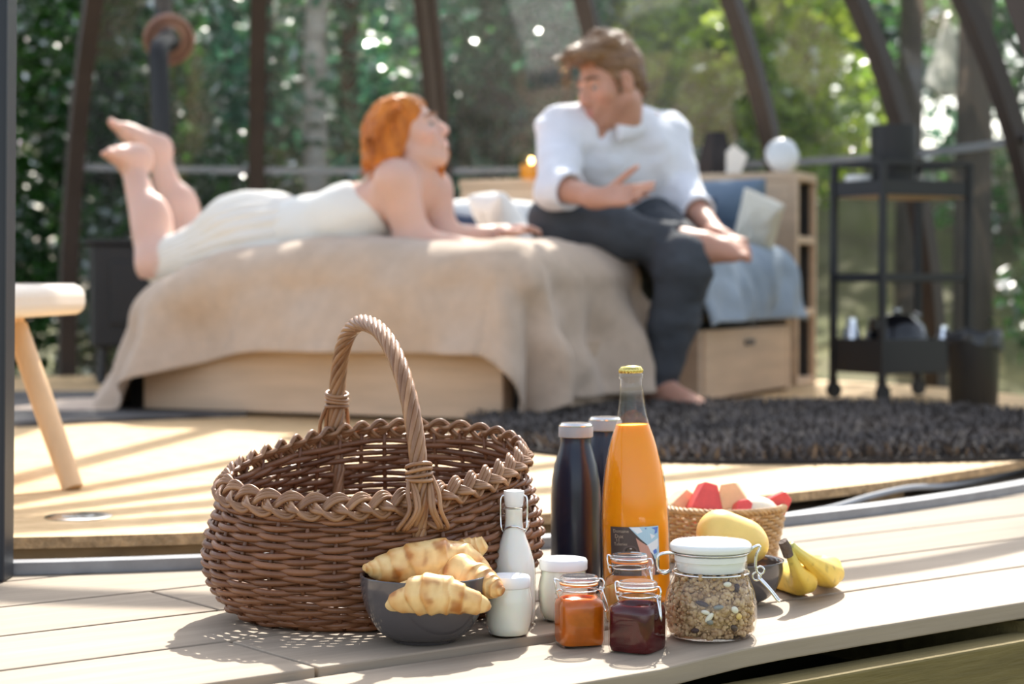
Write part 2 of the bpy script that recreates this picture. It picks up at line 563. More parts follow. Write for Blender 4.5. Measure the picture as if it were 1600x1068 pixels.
m = MB(); m.box((0, 0, 0), (4.4, 1.45, .004)); mm_ = m.build('gap_shade_sheet', M_gap, deck, smooth=False); mm_.location = tuple(DD * 1.4 + DN * (edges[0] + .76) + V3(0, 0, -.0245)); mm_.rotation_euler = (0, 0, DA)  # dark sheet added under the planks so the gaps look shaded
for i, s in enumerate((-.3, .45, 1.2, 1.95, 2.7)):
    m = MB(); m.box((0, 0, 0), (.05, 1.5, .09)); j = m.build('joist', M_beam, deck, smooth=False)
    j.location = tuple(DD * s + DN * 2.2 + V3(0, 0, -.07)); j.rotation_euler = (0, 0, DA)

# ------------------------------------------------------------------ ground outside
def ground_h(x, y):
    x, y = np.asarray(x, float), np.asarray(y, float)
    h = -.16 + .05 * np.sin(x * .7) * np.cos(y * .5)
    k = np.clip((y - 9.5) / 7, 0, 1); s = np.clip((x + .5) / 3, 0, 1)
    return h + (k * k * (3 - 2 * k)) * 1.75 * s * s * (3 - 2 * s) + .03 * np.sin(3 * x + 2 * y)
M_ground = mat('forest_floor', (.19, .205, .06), .95, bump=.6, bscale=12, col2=(.085, .07, .035), vscale=.8)
xs, ys = np.linspace(-14, 14, 57), np.linspace(-6, 30, 73)
X, Y = np.meshgrid(xs, ys, indexing='ij')
m = MB(); m.grid(np.stack([X, Y, ground_h(X, Y)], -1)); gr = m.build('ground', M_ground); tag(gr, 'forest floor and grassy bank beyond the dome', kind='structure')

# ------------------------------------------------------------------ dome: ring, floor, ribs, clear panels
DC = V3(-.6, 5.1, 0)
RK = np.array([[-180, 2.62], [-135, 2.68], [-110, 2.66], [-91.5, 2.575], [-74, 2.38], [-63, 2.28], [-55.9, 2.235], [-43.7, 2.165], [-33, 2.16], [-15, 2.2], [0, 2.28],
               [20, 2.46], [37, 2.62], [51, 2.68], [66, 2.65], [82, 2.62], [99, 2.6], [116, 2.56], [140, 2.58], [180, 2.62]])
def ringR(a):
    a = (np.asarray(a, float) + 180) % 360 - 180
    r = np.interp(a, RK[:, 0], RK[:, 1])
    for d in (4, 8): r = r + np.interp((a + d + 180) % 360 - 180, RK[:, 0], RK[:, 1]) + np.interp((a - d + 180) % 360 - 180, RK[:, 0], RK[:, 1])
    return r / 5
HD = 2.5
def dome(a, ph, off=0.0):
    """point of the dome at compass angle a and height angle ph, in degrees"""
    R = ringR(a) + off
    ar, pr = np.radians(a), np.radians(ph)
    return np.stack(np.broadcast_arrays(DC[0] + R * np.cos(pr) * np.cos(ar), DC[1] + R * np.cos(pr) * np.sin(ar), (HD + off) * np.sin(pr)), -1)
M_osb = mat('chip_board', (.72, .50, .27), .7, bump=.25, bscale=70, col2=(.55, .36, .17), vscale=22, spec=.3, bdist=.004)
M_osbe = mat('chip_board_edge', (.50, .32, .16), .9, bump=.6, bscale=90, var=.5, vscale=60)
FL = .038
A = np.arange(0, 360, 3.0)
floor = empty('floor', (0, 0, 0), kind='structure', label='round chipboard floor of the dome')
R_ = ringR(A) - .092 + np.array([mnoise.noise(Vector((math.cos(math.radians(a)) * 9, math.sin(math.radians(a)) * 9, 0))) for a in A]) * .004
px_, py_ = DC[0] + R_ * np.cos(np.radians(A)), DC[1] + R_ * np.sin(np.radians(A))
poly = list(zip(px_, py_))
def clip_poly(pl, p, n):
    """part of a polygon on the side n points to"""
    out = []
    for i in range(len(pl)):
        a, b = np.array(pl[i]), np.array(pl[(i + 1) % len(pl)])
        da, db = (a - p) @ n, (b - p) @ n
        if da >= 0: out.append(tuple(a))
        if (da >= 0) != (db >= 0): out.append(tuple(a + (b - a) * da / (da - db)))
    return out
seam1, seam2, seam3 = 3.42, 4.65, 5.9               # joints between the sheets
sd = np.array([-.02, 1.0]); 
cuts = [(-9, seam1), (seam1, seam2), (seam2, seam3), (seam3, 99)]
for a, b in cuts:
    pl = poly
    if a > -5: pl = clip_poly(pl, np.array([0, a + .0015]), sd)
    if b < 50: pl = clip_poly(pl, np.array([0, b - .0015]), -sd)
    m = MB(); n = len(pl)
    v = [(x, y, FL) for x, y in pl] + [(x, y, FL - .016) for x, y in pl]
    m.add(v, [tuple(range(n))], 0)
    m.add(v, [(i, i + n, (i + 1) % n + n, (i + 1) % n) for i in range(n)] + [tuple(range(n, 2 * n))[::-1]], 1)
    m.build('floor_sheet', [M_osb, M_osbe], floor, smooth=False)
M_joist = mat('floor_joist', (.42, .27, .13), .85, var=.3, vscale=6, stretch=(1, 8, 8))
def bent(a0, a1, rin, rout, z0, z1, name, mt, parent, step=2.0):
    aa = np.arange(a0, a1 + .01, step); m = MB(); pts = []
    for (ro, z) in ((rin, z0), (rout, z0), (rout, z1), (rin, z1)):
        r = ringR(aa) + ro
        pts.append(np.stack([DC[0] + r * np.cos(np.radians(aa)), DC[1] + r * np.sin(np.radians(aa)), 0 * aa + z], 1))
    p = np.stack(pts, 1)
    m.grid(p, wrap=True)
    n = len(aa); m.f.append([0, 1, 2, 3]); m.f.append([4 * (n - 1) + k for k in (3, 2, 1, 0)]); m.mi += [0, 0]
    return m.build(name, mt, parent, smooth=True, angle=40)
bent(-112, -84.5, -.17, -.118, .001, FL - .0165, 'joist', M_joist, floor)
bent(-83.3, -76, -.20, -.15, .001, FL - .0165, 'joist', M_joist, floor)
bent(-74, -66, -.17, -.12, .001, FL - .0165, 'joist', M_joist, floor)
bent(-54.5, -51.5, -.16, -.11, .001, FL - .0165, 'joist', M_joist, floor, 1.0)
bent(-40, 60, -.25, -.19, .001, FL - .0165, 'joist', M_joist, floor)
m = MB(); m.lathe([(2.0, 0), (2.0, .0205)], 60, c=(DC[0], DC[1], .0005)); m.build('subfloor', M_joist, floor, smooth=False)

M_rail = mat('galvanised_ring', (.27, .28, .30), .42, metal=.35, var=.2, vscale=20)
M_rib = mat('brown_rib', (.050, .036, .030), .5, var=.15, vscale=10)
M_post = mat('dark_steel_post', (.016, .020, .028), .45, metal=.2)
wd = empty('wall_dome', (0, 0, 0), kind='structure', label='transparent dome wall of curved brown ribs and clear panels')
bent(-180, 180, -.028, .006, .0005, .0165, 'base_ring', M_rail, wd)
RIBS = [116, 99.4, 82.4, 66.2, 51, 36.6, 20.5, -31]
for i, a in enumerate(RIBS):
    ph = np.linspace(0, 88, 32)
    w = .085 if i == 2 else (.075 if i == 7 else .062)
    p = dome(a, ph, -.03)
    tang = V3(-math.sin(math.radians(a)), math.cos(math.radians(a)), 0)
    m = MB(); m.tube(p, 1, sq=(.05, w), ref=tang)
    m.build('rib', M_rib, wd, smooth=False)
    if i == 2:
        m = MB(); m.tube(dome(a, ph, -.058), 1, sq=(.012, .02), ref=tang); m.build('rib_seal', mat('rib_seal', (.09, .075, .065), .5), wd, smooth=False)
m = MB(); m.ell((DC[0], DC[1], HD - .03), (.2, .2, .05)); m.build('crown_plate', M_rib, wd)
# door post on the viewer's side, slightly leaning
p0, p1 = P(-16, 905, 2.50), P(-10, -60, 2.50)
m = MB(); m.tube([p0 + (0, 0, 0.0), p1], 1, sq=(.052, .05), ref=(1, 0, 0)); m.build('door_post', M_post, wd, smooth=False, bevel=.004)

M_film = shell_glass('clear_film', (.95, .965, .96), refl=1.5, haze=.022, wavy=.35, rough=.05)
hp = math.degrees(math.asin(.835 / HD))
ML_hoop = mat('hoop_band', (.30, .31, .32), .4)
for a0, a1 in zip(RIBS[:-1], RIBS[1:]):
    aa = np.linspace(a0 - .7, a1 + .7, 7 if a0 - a1 < 30 else 19); ph = np.linspace(.6, 86, 22)
    AA, PP = np.meshgrid(aa, ph, indexing='ij')
    sag = -.03 * (np.sin((AA - a1) / (a0 - a1) * math.pi)) * np.cos(np.radians(PP))
    p = dome(AA, PP, 0)
    p = DC + (p - DC) * (1 + sag[..., None] / 2.5)
    m = MB(); m.grid(p); m.build('film_panel', M_film, wd, angle=180)
    aa = np.linspace(a0 - .6, a1 + .6, 9)
    m = MB(); m.tube(dome(aa, hp, -.012), 1, sq=(.012, .026), ref=(0, 0, 1)); m.build('hoop_band', ML_hoop, wd, smooth=False)
# grey conduit lying between floor and ring
pth = bez([G(1170, 815, .012), G(1290, 795, .012), G(1360, 775, .02), G(1420, 762, .024), G(1480, 758, .014), G(1560, 742, .01), G(1680, 710, .01)], 50)
m = MB(); m.tube(pth, .0055, 8); tag(m.build('cable_conduit', mat('conduit_grey', (.25, .26, .28), .5)), 'grey cable conduit lying between the floor edge and the base ring', 'conduit')
# round metal floor plate
fp = G(123, 808, FL)
m = MB(); m.lathe([(.050, 0), (.050, .002), (.046, .0035), (.030, .004)], 40); dp = m.build('floor_outlet', mat('brushed_chrome', (.62, .62, .62), .22, metal=1), loc=tuple(fp)); tag(dp, 'round chrome outlet plate set in the chipboard floor beside the chair leg', 'outlet')
m = MB(); m.lathe([(.024, .004), (.024, .005), (.020, .0055)], 32); m.build('flap', MATS['brushed_chrome'], dp)

# ------------------------------------------------------------------ trees and far things
def leaves(n, fn, size, flat=.0):
    c = fn(n)
    n = len(c)
    a = rng.normal(size=(n, 3)); a[:, 2] *= .7; a /= np.linalg.norm(a, axis=1)[:, None]
    b = np.cross(a, rng.normal(size=(n, 3))); b /= np.linalg.norm(b, axis=1)[:, None]
    s = size * (.6 + .8 * rng.random(n))[:, None]
    d = np.cross(a, b)
    v = np.stack([c - a * s * .5, c + b * s * .26 + d * s * .05, c + a * s * .5, c - b * s * .26 + d * s * .05], 1).reshape(-1, 3)
    i = np.arange(n) * 4
    return v, np.stack([i, i + 1, i + 2, i + 3], 1)
def blob(blobs):
    B = np.array(blobs, float)
    def fn(n):
        w = (B[:, 3] * B[:, 4] * B[:, 5]) ** .7; k = rng.choice(len(B), n, p=w / w.sum())
        d = rng.normal(size=(n, 3)); d /= np.linalg.norm(d, axis=1)[:, None]
        return B[k, :3] + d * B[k, 3:6] * (rng.random(n) ** .35)[:, None]
    return fn
def mesh_vf(name, v, f, mt, parent=None, smooth=False):
    me = bpy.data.meshes.new(name)
    me.vertices.add(len(v)); me.vertices.foreach_set('co', np.asarray(v, np.float32).ravel())
    f = np.asarray(f); k = f.shape[1]
    me.loops.add(f.size); me.loops.foreach_set('vertex_index', f.ravel().astype(np.int32))
    me.polygons.add(len(f)); me.polygons.foreach_set('loop_start', (np.arange(len(f)) * k).astype(np.int32))
    me.update(calc_edges=True)
    return link(name, me, mt, parent, smooth, angle=180)
LM = [leaf_mat('leaf_dark', (.015, .065, .012), (.07, .19, .035)), leaf_mat('leaf_mid', (.05, .18, .05), (.19, .42, .12)),
      leaf_mat('leaf_bright', (.20, .38, .03), (.55, .66, .08), .25), leaf_mat('leaf_blue', (.03, .14, .075), (.13, .34, .20))]
M_bark = mat('bark_brown', (.085, .068, .05), .95, bump=.8, bscale=20, var=.4, vscale=10, stretch=(3, 3, .6))
M_birch = mat('bark_pale', (.62, .58, .52), .8, bump=.4, bscale=20, col2=(.30, .25, .20), vscale=4, stretch=(1, 1, 5))
def tree(x, y, blobs, n, size, lm, label, tr=.06, th=3.2, bark=None, name='leafy_tree', group=None, cat='tree', lean=(0, 0)):
    z0 = float(ground_h(x, y))
    t = empty(name, (x, y, z0), label=label, cat=cat, group=group)
    if tr:
        m = MB(); q = bez([(0, 0, -.05), (lean[0] * .3, lean[1] * .3, th * .35), (lean[0] * .6 + tr * .4, lean[1] * .6, th * .7), (lean[0], lean[1], th)], 12)
        m.tube(q, np.linspace(tr * 1.15, tr * .6, 12), 10)
        for k in range(4):
            zz = th * (.5 + .13 * k); an = rng.random() * 6.28
            s0 = q[int(11 * zz / th)]
            m.tube([s0, s0 + V3(math.cos(an) * .35, math.sin(an) * .35, .3), s0 + V3(math.cos(an) * .6, math.sin(an) * .6, .75)], [tr * .45, tr * .3, tr * .15], 6)
        m.build('trunk', bark or M_bark, t)
    if n:
        v, f = leaves(n, blob(blobs), size)
        tag(mesh_vf('foliage', v, f, LM[lm], t), kind='stuff')
    return t
# dense dark hedge seen through the open side on the left
for k, (x, y) in enumerate([(-2.75, 9.2), (-2.05, 9.6), (-3.4, 8.9)]):
    tree(x, y, [(0, 0, .7, .55, .45, .8), (0, 0, 1.7, .5, .42, .8), (0.05, 0, 2.6, .45, .4, .7)], 7000, .085, 0,
         ['dark evergreen hedge shrub directly behind the left rib', 'dark evergreen hedge shrub just right of the left rib, low behind the stove', 'dark evergreen hedge shrub at the far left edge beside the post'][k], .05, 2.4, name='hedge_shrub', cat='shrub')
woods = [  # x, y, crown centre z, radius, leaves, size, kind
    (-1.35, 10.6, 1.9, 1.1, 5200, .10, 3), (-.55, 11.8, 1.35, 1.0, 7000, .10, 1), (.22, 11.0, 1.8, .85, 7000, .10, 3), (.95, 12.8, 2.2, 1.0, 7000, .10, 1),
    (-2.5, 12.2, 2.4, 1.5, 6000, .12, 1), (.55, 14.2, 2.6, 1.3, 7500, .12, 1), (1.22, 10.4, 1.75, .78, 9000, .085, 2), (3.6, 12.6, 2.2, 1.2, 5000, .11, 1),
    (-1.6, 15.0, 2.8, 1.7, 6500, .14, 0), (1.7, 16.2, 3.2, 1.8, 6500, .14, 1), (4.6, 11.0, 1.9, 1.3, 5200, .11, 3), (3.1, 16.0, 3.4, 1.6, 5500, .14, 3), (5.6, 14.5, 2.8, 1.9, 6500, .14, 0), (-4.2, 13.5, 2.6, 1.9, 6500, .14, 0)]
wl = ['blue-green leafy tree behind the woman\'s raised feet', 'dark low tree behind the woman\'s head', 'blue-green tree between the woman and the man', 'mid green tree behind the man\'s shoulder',
      'mid green tree rising above the stove pipe', 'mid green tree high behind the two people', 'bright yellow-green sunlit tree right of the man\'s head', 'mid green tree behind the right-hand clear panels',
      'dark tree far behind the birch trunk', 'tall mid green tree on the bank behind the man', 'blue-green tree at the far right behind the trolley', 'blue-green tall tree on the bank at the right',
      'dark tree farthest to the right of the wood', 'dark tree behind the hedge at the far left']
for (x, y, cz, r, n, s, k), lb in zip(woods, wl):
    z0 = float(ground_h(x, y))
    bl = []
    for q in range(7):
        a = q * 2.4; rr = r * .55
        bl.append((math.cos(a) * rr, math.sin(a) * rr * .7, cz - z0 + (rng.random() - .5) * r * 1.3, r * .55, r * .5, r * .5))
    bl.append((0, 0, max(.5, cz - z0 - r * .9), r * .8, r * .6, r * .5))
    tree(x, y, bl, n, s, k, lb, .05, cz - z0 + .3)
# low growth closing the view under the crowns
for k, (x, y, w, lm) in enumerate([(-1.6, 9.0, .7, 0), (-.75, 9.3, .65, 3), (.1, 9.2, .6, 0), (.8, 9.6, .6, 0), (3.1, 9.2, .8, 0), (4.2, 8.6, .9, 3)]):
    tree(x, y, [(0, 0, .45, w, .35, .5), (.2, .1, .9, w * .6, .3, .4)], 3200, .08, lm,
         ['low dark bush behind the stove and the woman\'s feet', 'low blue-green bush behind the woman\'s hips', 'low dark bush behind the woman\'s head and arms', 'low dark bush behind the pillows',
          'low dark bush behind the trolley', 'low blue-green bush behind the small bin'][k], .025, .7, name='leafy_bush', cat='bush')
for k, (px, y, w, bk) in enumerate([(493, 10.0, .068, M_birch), (545, 10.6, .06, M_bark), (356, 11.2, .05, M_bark), (790, 11.6, .08, M_birch), (1520, 9.4, .09, M_bark), (1420, 10.2, .07, M_bark)]):
    x = float(P(px, 445, y)[0])
    tree(x, y, [(0, 0, 4.4, 1.0, .8, .7)], 1500, .12, 1,
         ['pale birch trunk behind the middle of the woman', 'grey-brown trunk just right of the birch trunk', 'thin brown trunk left of the birch trunk', 'pale trunk between the woman\'s head and the man', 'brown trunk at the right behind the bin', 'brown trunk behind the trolley'][k], w, 4.2, bk, name='tall_tree')
# plank hut added in place of a house reflected in the film
M_refl_hut = mat('reflected_hut_board', (.42, .25, .11), .85, var=.3, vscale=5, stretch=(1, 1, 9))
M_refl_roof = mat('reflected_hut_roof', (.16, .09, .07), .9)
hut = empty('reflected_hut', (-.22, 15.0, float(ground_h(-.22, 15.0))), .06, 'brown hut standing in for a house reflected in the dome film, between the two people', 'reflected hut')
m = MB(); m.box((0, 1.0, 1.35), (1.56, 1.9, 2.7)); m.build('reflected_hut_wall', M_refl_hut, hut, smooth=False)
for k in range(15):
    m = MB(); m.box((0, .03, .1 + k * .18), (1.6, .03, .17)); m.build('plank', M_refl_hut, hut, smooth=False)
m = MB(); m.prism([(-1.0, 2.66), (1.0, 2.66), (0, 3.5)], -2.2, .15, R=np.array([[1, 0, 0], [0, 0, -1], [0, 1, 0]])); m.build('reflected_roof', M_refl_roof, hut, smooth=False)
# pale rocks on the bank, added white cloth standing in for a film reflection
M_rock = mat('pale_rock', (.60, .56, .48), .9, bump=.6, bscale=8, var=.25, vscale=4)
for k, (px, py, y, r) in enumerate([(1030, 205, 12.0, (.22, .2, .34)), (1078, 232, 12.6, (.16, .16, .22))]):
    c = P(px, py, y); v = MB(); v.ell((0, 0, 0), r, seg=18, rings=12)
    v.v[0] = v.v[0] * (1 + .16 * np.array([mnoise.noise(Vector(q * 5)) for q in v.v[0]]))[:, None]
    gz = float(ground_h(c[0], y))
    o = v.build('pale_rock', M_rock, loc=(c[0], y, c[2])); tag(o, ['large pale rock on the bank right of the man\'s face', 'smaller pale rock on the bank behind the black lampshade'][k], 'rock')
    if c[2] - r[2] > gz: o.scale = (1, 1, 1); o.location.z = c[2]; 
    m = MB(); m.ell((0, 0, -(c[2] - gz) * .5 - .1), (r[0] * 1.25, r[1] * 1.2, (c[2] - gz) * .55 + .1)); m.build('rock_base', M_rock, o)
sa = [P(1478, 22, 11.5), P(1524, 134, 11.3), P(1444, 128, 11.6)]
m = MB(); n = 10; pts = []
for i in range(n + 1):
    row = []
    for j in range(n + 1):
        u, w = i / n, j / n
        p = sa[0] * (1 - u) + (sa[1] * (1 - w) + sa[2] * w) * u
        row.append(p + V3(0, .12, -.07) * math.sin(math.pi * w) * u)
    pts.append(row)
m.grid(pts); sl = m.build('reflection_cloth', leaf_mat('reflection_cloth_white', (.86, .85, .82), (.90, .89, .86), .04), angle=180, solid=.006); tag(sl, 'small white triangle of cloth added in place of a film reflection at the top right', 'reflection cloth')
for k, q in enumerate([(V3(.25, 0, .9)), (V3(.9, .3, .25)), (V3(-.8, .2, .2))]):
    m = MB(); m.tube([sa[k], sa[k] + q], .005, 6); m.build('reflection_rope', mat('reflection_cloth_rope', (.5, .45, .38), .8), sl)
# ------------------------------------------------------------------ bed
BO = V3(-.016, 4.776, 0)                         # foot corner nearest the viewer
BU = V3(math.cos(math.radians(155)), math.sin(math.radians(155)), 0)   # along the foot end, to the left
BV = V3(math.cos(math.radians(65)), math.sin(math.radians(65)), 0)     # along the long side, away
def bed(u, v, z): return BO + BU * u + BV * v + V3(0, 0, z)
BR = np.stack([BV, BU, V3(0, 0, 1)], 1)          # local x = along the side, y = along the foot
BA = math.radians(65)
M_oak = mat('light_oak', (.66, .48, .33), .55, bump=.12, bscale=40, var=.16, vscale=3.5, stretch=(.8, .8, 9), spec=.3, bdist=.003)
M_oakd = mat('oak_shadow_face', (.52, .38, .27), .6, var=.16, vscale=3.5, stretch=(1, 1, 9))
M_dark = mat('dark_plinth', (.035, .033, .032), .8)
M_hand = mat('handle_slot', (.10, .08, .07), .6)
fr = empty('bed_frame', tuple(bed(0, 0, FL)), BA, 'light oak bed base with drawers under the beige spread', 'bed')
def fb_(name, v0, v1, u0, u1, z0, z1, mt, par=fr, bev=.003):
    m = MB(); m.box(((v0 + v1) / 2, (u0 + u1) / 2, (z0 + z1) / 2), (v1 - v0, u1 - u0, z1 - z0)); return m.build(name, mt, par, smooth=False, bevel=bev)
fb_('plinth', .06, 2.05, -.05, 1.18, .0, .232, M_dark)
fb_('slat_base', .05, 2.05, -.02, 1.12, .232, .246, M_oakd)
d = fb_('drawer', -.018, .05, .0, 1.08, .012, .228, M_oak)
m = MB(); m.box((-.020, .545, .185), (.008, .085, .014)); m.build('drawer_handle', M_hand, d, smooth=False, bevel=.002)
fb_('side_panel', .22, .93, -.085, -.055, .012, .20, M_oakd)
d = fb_('drawer', .97, 1.78, -.185, -.13, .012, .215, M_oak)
m = MB(); m.box((1.38, -.187, .17), (.09, .008, .018)); m.build('drawer_handle', M_hand, d, smooth=False, bevel=.002)
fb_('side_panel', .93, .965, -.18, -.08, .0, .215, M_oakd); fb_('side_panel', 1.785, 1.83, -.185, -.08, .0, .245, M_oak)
# mattress
MT = .455
M_matt = mat('mattress_cloth', (.10, .11, .10), .9)
m = MB(); m.box((1.09, .42, 0), (1.90, .78, .16)); mt_ = m.build('mattress', M_matt, bevel=.06, loc=tuple(bed(0, 0, FL + .247 + .08))); mt_.rotation_euler = (0, 0, BA)
tag(mt_, 'dark mattress on the oak bed base, seen only as a dark strip', 'mattress')

def drape(u0, u1, v0, v1, hangs, top, n, fold, seed, r=.07, floor_z=FL + .012, droop=None, amp=.018, flare=0.0):
    """cloth laid over the rectangle u0..u1, v0..v1, hanging over by (left u1, right u0, foot v0, head v1)"""
    hl, hr, hf, hh_ = hangs
    us = np.linspace(u0 - hr, u1 + hl, n[0]); vs_ = np.linspace(v0 - hf, v1 + hh_, n[1])
    U, V = np.meshgrid(us, vs_, indexing='ij')
    cu, cv = np.clip(U, u0 + r, u1 - r), np.clip(V, v0 + r, v1 - r)
    du, dv = U - cu, V - cv
    d = np.hypot(du, dv) + 1e-9
    nu, nv = du / d, dv / d
    # in the corners the cloth fans out: angle decides the fold
    ang = np.arctan2(nv, nu)
    q = r * math.pi / 2
    t = np.clip(d, 0, q) / r
    out = r * np.sin(t); dn = r * (1 - np.cos(t))
    hang = np.maximum(d - q, 0)
    per = (cu * 7.3 + cv * 7.9 + ang * 2.6)
    w = np.sin(per * fold + seed) * .6 + np.sin(per * fold * 1.9 + seed * 2.3) * .4
    k = np.clip(hang / .22, 0, 1)
    out = out + w * amp * k * 1.6 + .03 * k + hang * (.06 + flare * np.clip(nu, 0, 1) ** 2)
    z = top - dn - hang * .985
    if droop is not None: z = z + droop(U, V) * (hang * 0 + 1)
    over = np.maximum(floor_z - z, 0)
    z = np.maximum(z, floor_z + .004 * np.sin(per * 3)); out = out + over * .8
    # rumples on the top
    rum = np.array([[mnoise.noise(Vector((U[i, j] * 5 + seed, V[i, j] * 5, seed))) + .5 * mnoise.noise(Vector((U[i, j] * 12, V[i, j] * 9 + seed, 3))) for j in range(n[1])] for i in range(n[0])])
    z = z + rum * .020 * (1 - np.clip(dn / r, 0, 1)); out = out + rum * .036 * np.clip(dn / r, 0, 1)
    Uw, Vw = cu + nu * out, cv + nv * out
    return BO[None, None] + Uw[..., None] * BU + Vw[..., None] * BV + np.stack([0 * z, 0 * z, z], -1)
M_linen = mat('beige_linen', (.52, .395, .295), .9, bump=.6, bscale=14, var=.10, vscale=30, sheen=.2, bdist=.012)
def smooth01(x): x = np.clip(x, 0, 1); return x * x * (3 - 2 * x)
TOP = .500
dr = lambda U, V: -.105 * smooth01((U - .62) / .62)
p = drape(-.085, 1.13, -.065, .82, (.42, .36, .238, .0), TOP, (140, 90), 1.5, 1.3, droop=dr, amp=.042, flare=.42, r=.12)
m = MB(); m.grid(p); sp = m.build('bedspread', M_linen, angle=180, solid=.008, subsurf=1); tag(sp, 'crumpled beige linen bedspread hanging over the foot of the bed', 'bedspread')
M_bluel = mat('blue_grey_linen', (.25, .31, .38), .9, bump=.5, bscale=12, col2=(.36, .42, .49), vscale=3, bdist=.012)
p = drape(-.20, 1.05, .84, 1.93, (.12, .20, .0, .0), TOP + .012, (90, 60), 1.0, 4.1, r=.09, amp=.022)
m = MB(); m.grid(p); sp = m.build('duvet', M_bluel, angle=180, solid=.012, subsurf=1); tag(sp, 'grey-blue duvet hanging over the long side behind the man', 'duvet')

def pillow(name, L, W, T, mt, loc, R, label, cat='pillow', group=None, seed=0, crush=.0):
    n = 22; a = np.linspace(-1, 1, n); Xg, Yg = np.meshgrid(a, a, indexing='ij')
    prof = np.clip((1 - np.abs(Xg) ** 3.2) * (1 - np.abs(Yg) ** 3.2), 0, 1) ** .55
    pin = 1 - .07 * (1 - np.abs(Xg) ** 2) * (np.abs(Yg) > -1); pin2 = 1 - .07 * (1 - np.abs(Yg) ** 2)
    nzv = np.array([[mnoise.noise(Vector((x * 2.2 + seed, y * 2.2, seed))) for y in a] for x in a])
    m = MB()
    for s in (1, -1):
        z = s * prof * T / 2 * (1 + .3 * nzv * s) + crush * nzv * .05
        g = np.stack([Xg * L / 2 * np.where(np.abs(Yg) < 1, 1, 1) * pin2, Yg * W / 2 * pin, z], -1)
        m.grid(g if s > 0 else g[::-1])
    o = m.build(name, mt, angle=180)
    o.matrix_world = Matrix.Translation(Vector(loc)) @ Matrix(np.asarray(R).tolist()).to_4x4()
    bmw = o.modifiers.new('weld', 'WELD'); bmw.merge_threshold = .0005
    o.modifiers.new('sub', 'SUBSURF').render_levels = 1
    return tag(o, label, cat, group)
M_white = mat('white_linen', (.82, .80, .76), .9, bump=.4, bscale=14, bdist=.01)
M_navy = mat('navy_cloth', (.035, .05, .095), .9, bump=.4, bscale=14, bdist=.01)
M_bpil = mat('slate_blue_linen', (.12, .18, .26), .9, bump=.4, bscale=12, col2=(.19, .25, .33), vscale=4, bdist=.012)
M_cream = mat('cream_linen', (.72, .68, .58), .9, bump=.4, bscale=18, bdist=.01)
def lean(yaw, tilt, roll=0):
    return np.array((Matrix.Rotation(yaw, 3, 'Z') @ Matrix.Rotation(tilt, 3, 'X') @ Matrix.Rotation(roll, 3, 'Z')))
yw = math.radians(155)
# pillows leaning on the headboard, right-hand side (near the viewer) first
c = bed(.155, 1.88, .585); pillow('pillow', .54, .36, .16, M_bpil, c, lean(yw, math.radians(62)), 'large slate-blue pillow leaning on the headboard right of the man', seed=1, group=None)
c = bed(.19, 1.66, .565); pillow('cushion', .38, .26, .12, M_navy, c, lean(yw + .1, math.radians(55)), 'small navy cushion propped in front of the slate-blue pillow', 'cushion', seed=2)
c = bed(-.12, 1.66, .575); pillow('cushion', .15, .26, .10, M_cream, c, lean(yw - .2, math.radians(58), .5), 'small cream cushion beside the navy cushion, right of the man\'s hand', 'cushion', seed=3)
c = bed(.82, 1.62, .565); pillow('pillow', .66, .40, .15, M_white, c, lean(yw, math.radians(22)), 'white pillow lying between the two people near the headboard', seed=4)
c = bed(.86, 1.18, .555); pillow('cushion', .62, .28, .13, M_navy, c, lean(yw + .05, math.radians(12)), 'long navy cushion lying in front of the white pillow', 'cushion', seed=5)
c = bed(.46, .98, .55); pillow('pillow', .12, .34, .13, M_white, c, lean(yw - .1, math.radians(38)), 'narrow white pillow standing against the man\'s knee', seed=6)

# headboard shelf with open compartments
hb = empty('headboard_shelf', tuple(bed(0, 0, FL)), BA, 'light wooden headboard shelf with open compartments at its right end', 'headboard')
def hbx(name, v0, v1, u0, u1, z0, z1, mt=M_oak, par=hb): return fb_(name, v0, v1, u0, u1, z0, z1, mt, par, .002)
H0, H1, HT = 2.06, 2.30, .735
hbx('top_board', H0, H1, -.135, 1.16, HT - .028, HT)
hbx('front_panel', H0 + .004, H0 + .022, -.112, .12, .0, HT - .029); hbx('front_panel', H0 + .004, H0 + .022, .30, 1.155, .0, HT - .029); hbx('front_panel', H0 + .004, H0 + .022, .121, .299, .0, HT - .13)
hbx('back_panel', H1 - .02, H1 - .004, -.11, 1.155, .0, HT - .029, M_dark)
hbx('side_board', H0, H0 + .022, -.135, -.113, .0, HT - .029); hbx('side_board', H1 - .018, H1, -.135, -.113, .0, HT - .029)
for z in (.0, .24, .49): hbx('shelf_board', H0 + .023, H1 - .021, -.132, .11, z, z + .026)
hbx('divider', H0 + .023, H1 - .021, .115, .135, .0, HT - .03, M_dark); hbx('divider', H0 + .023, H1 - .021, 1.12, 1.15, .0, HT - .03); hbx('divider', H0 + .023, H1 - .021, .30, .32, .0, HT - .03, M_dark)
HZ = FL + HT
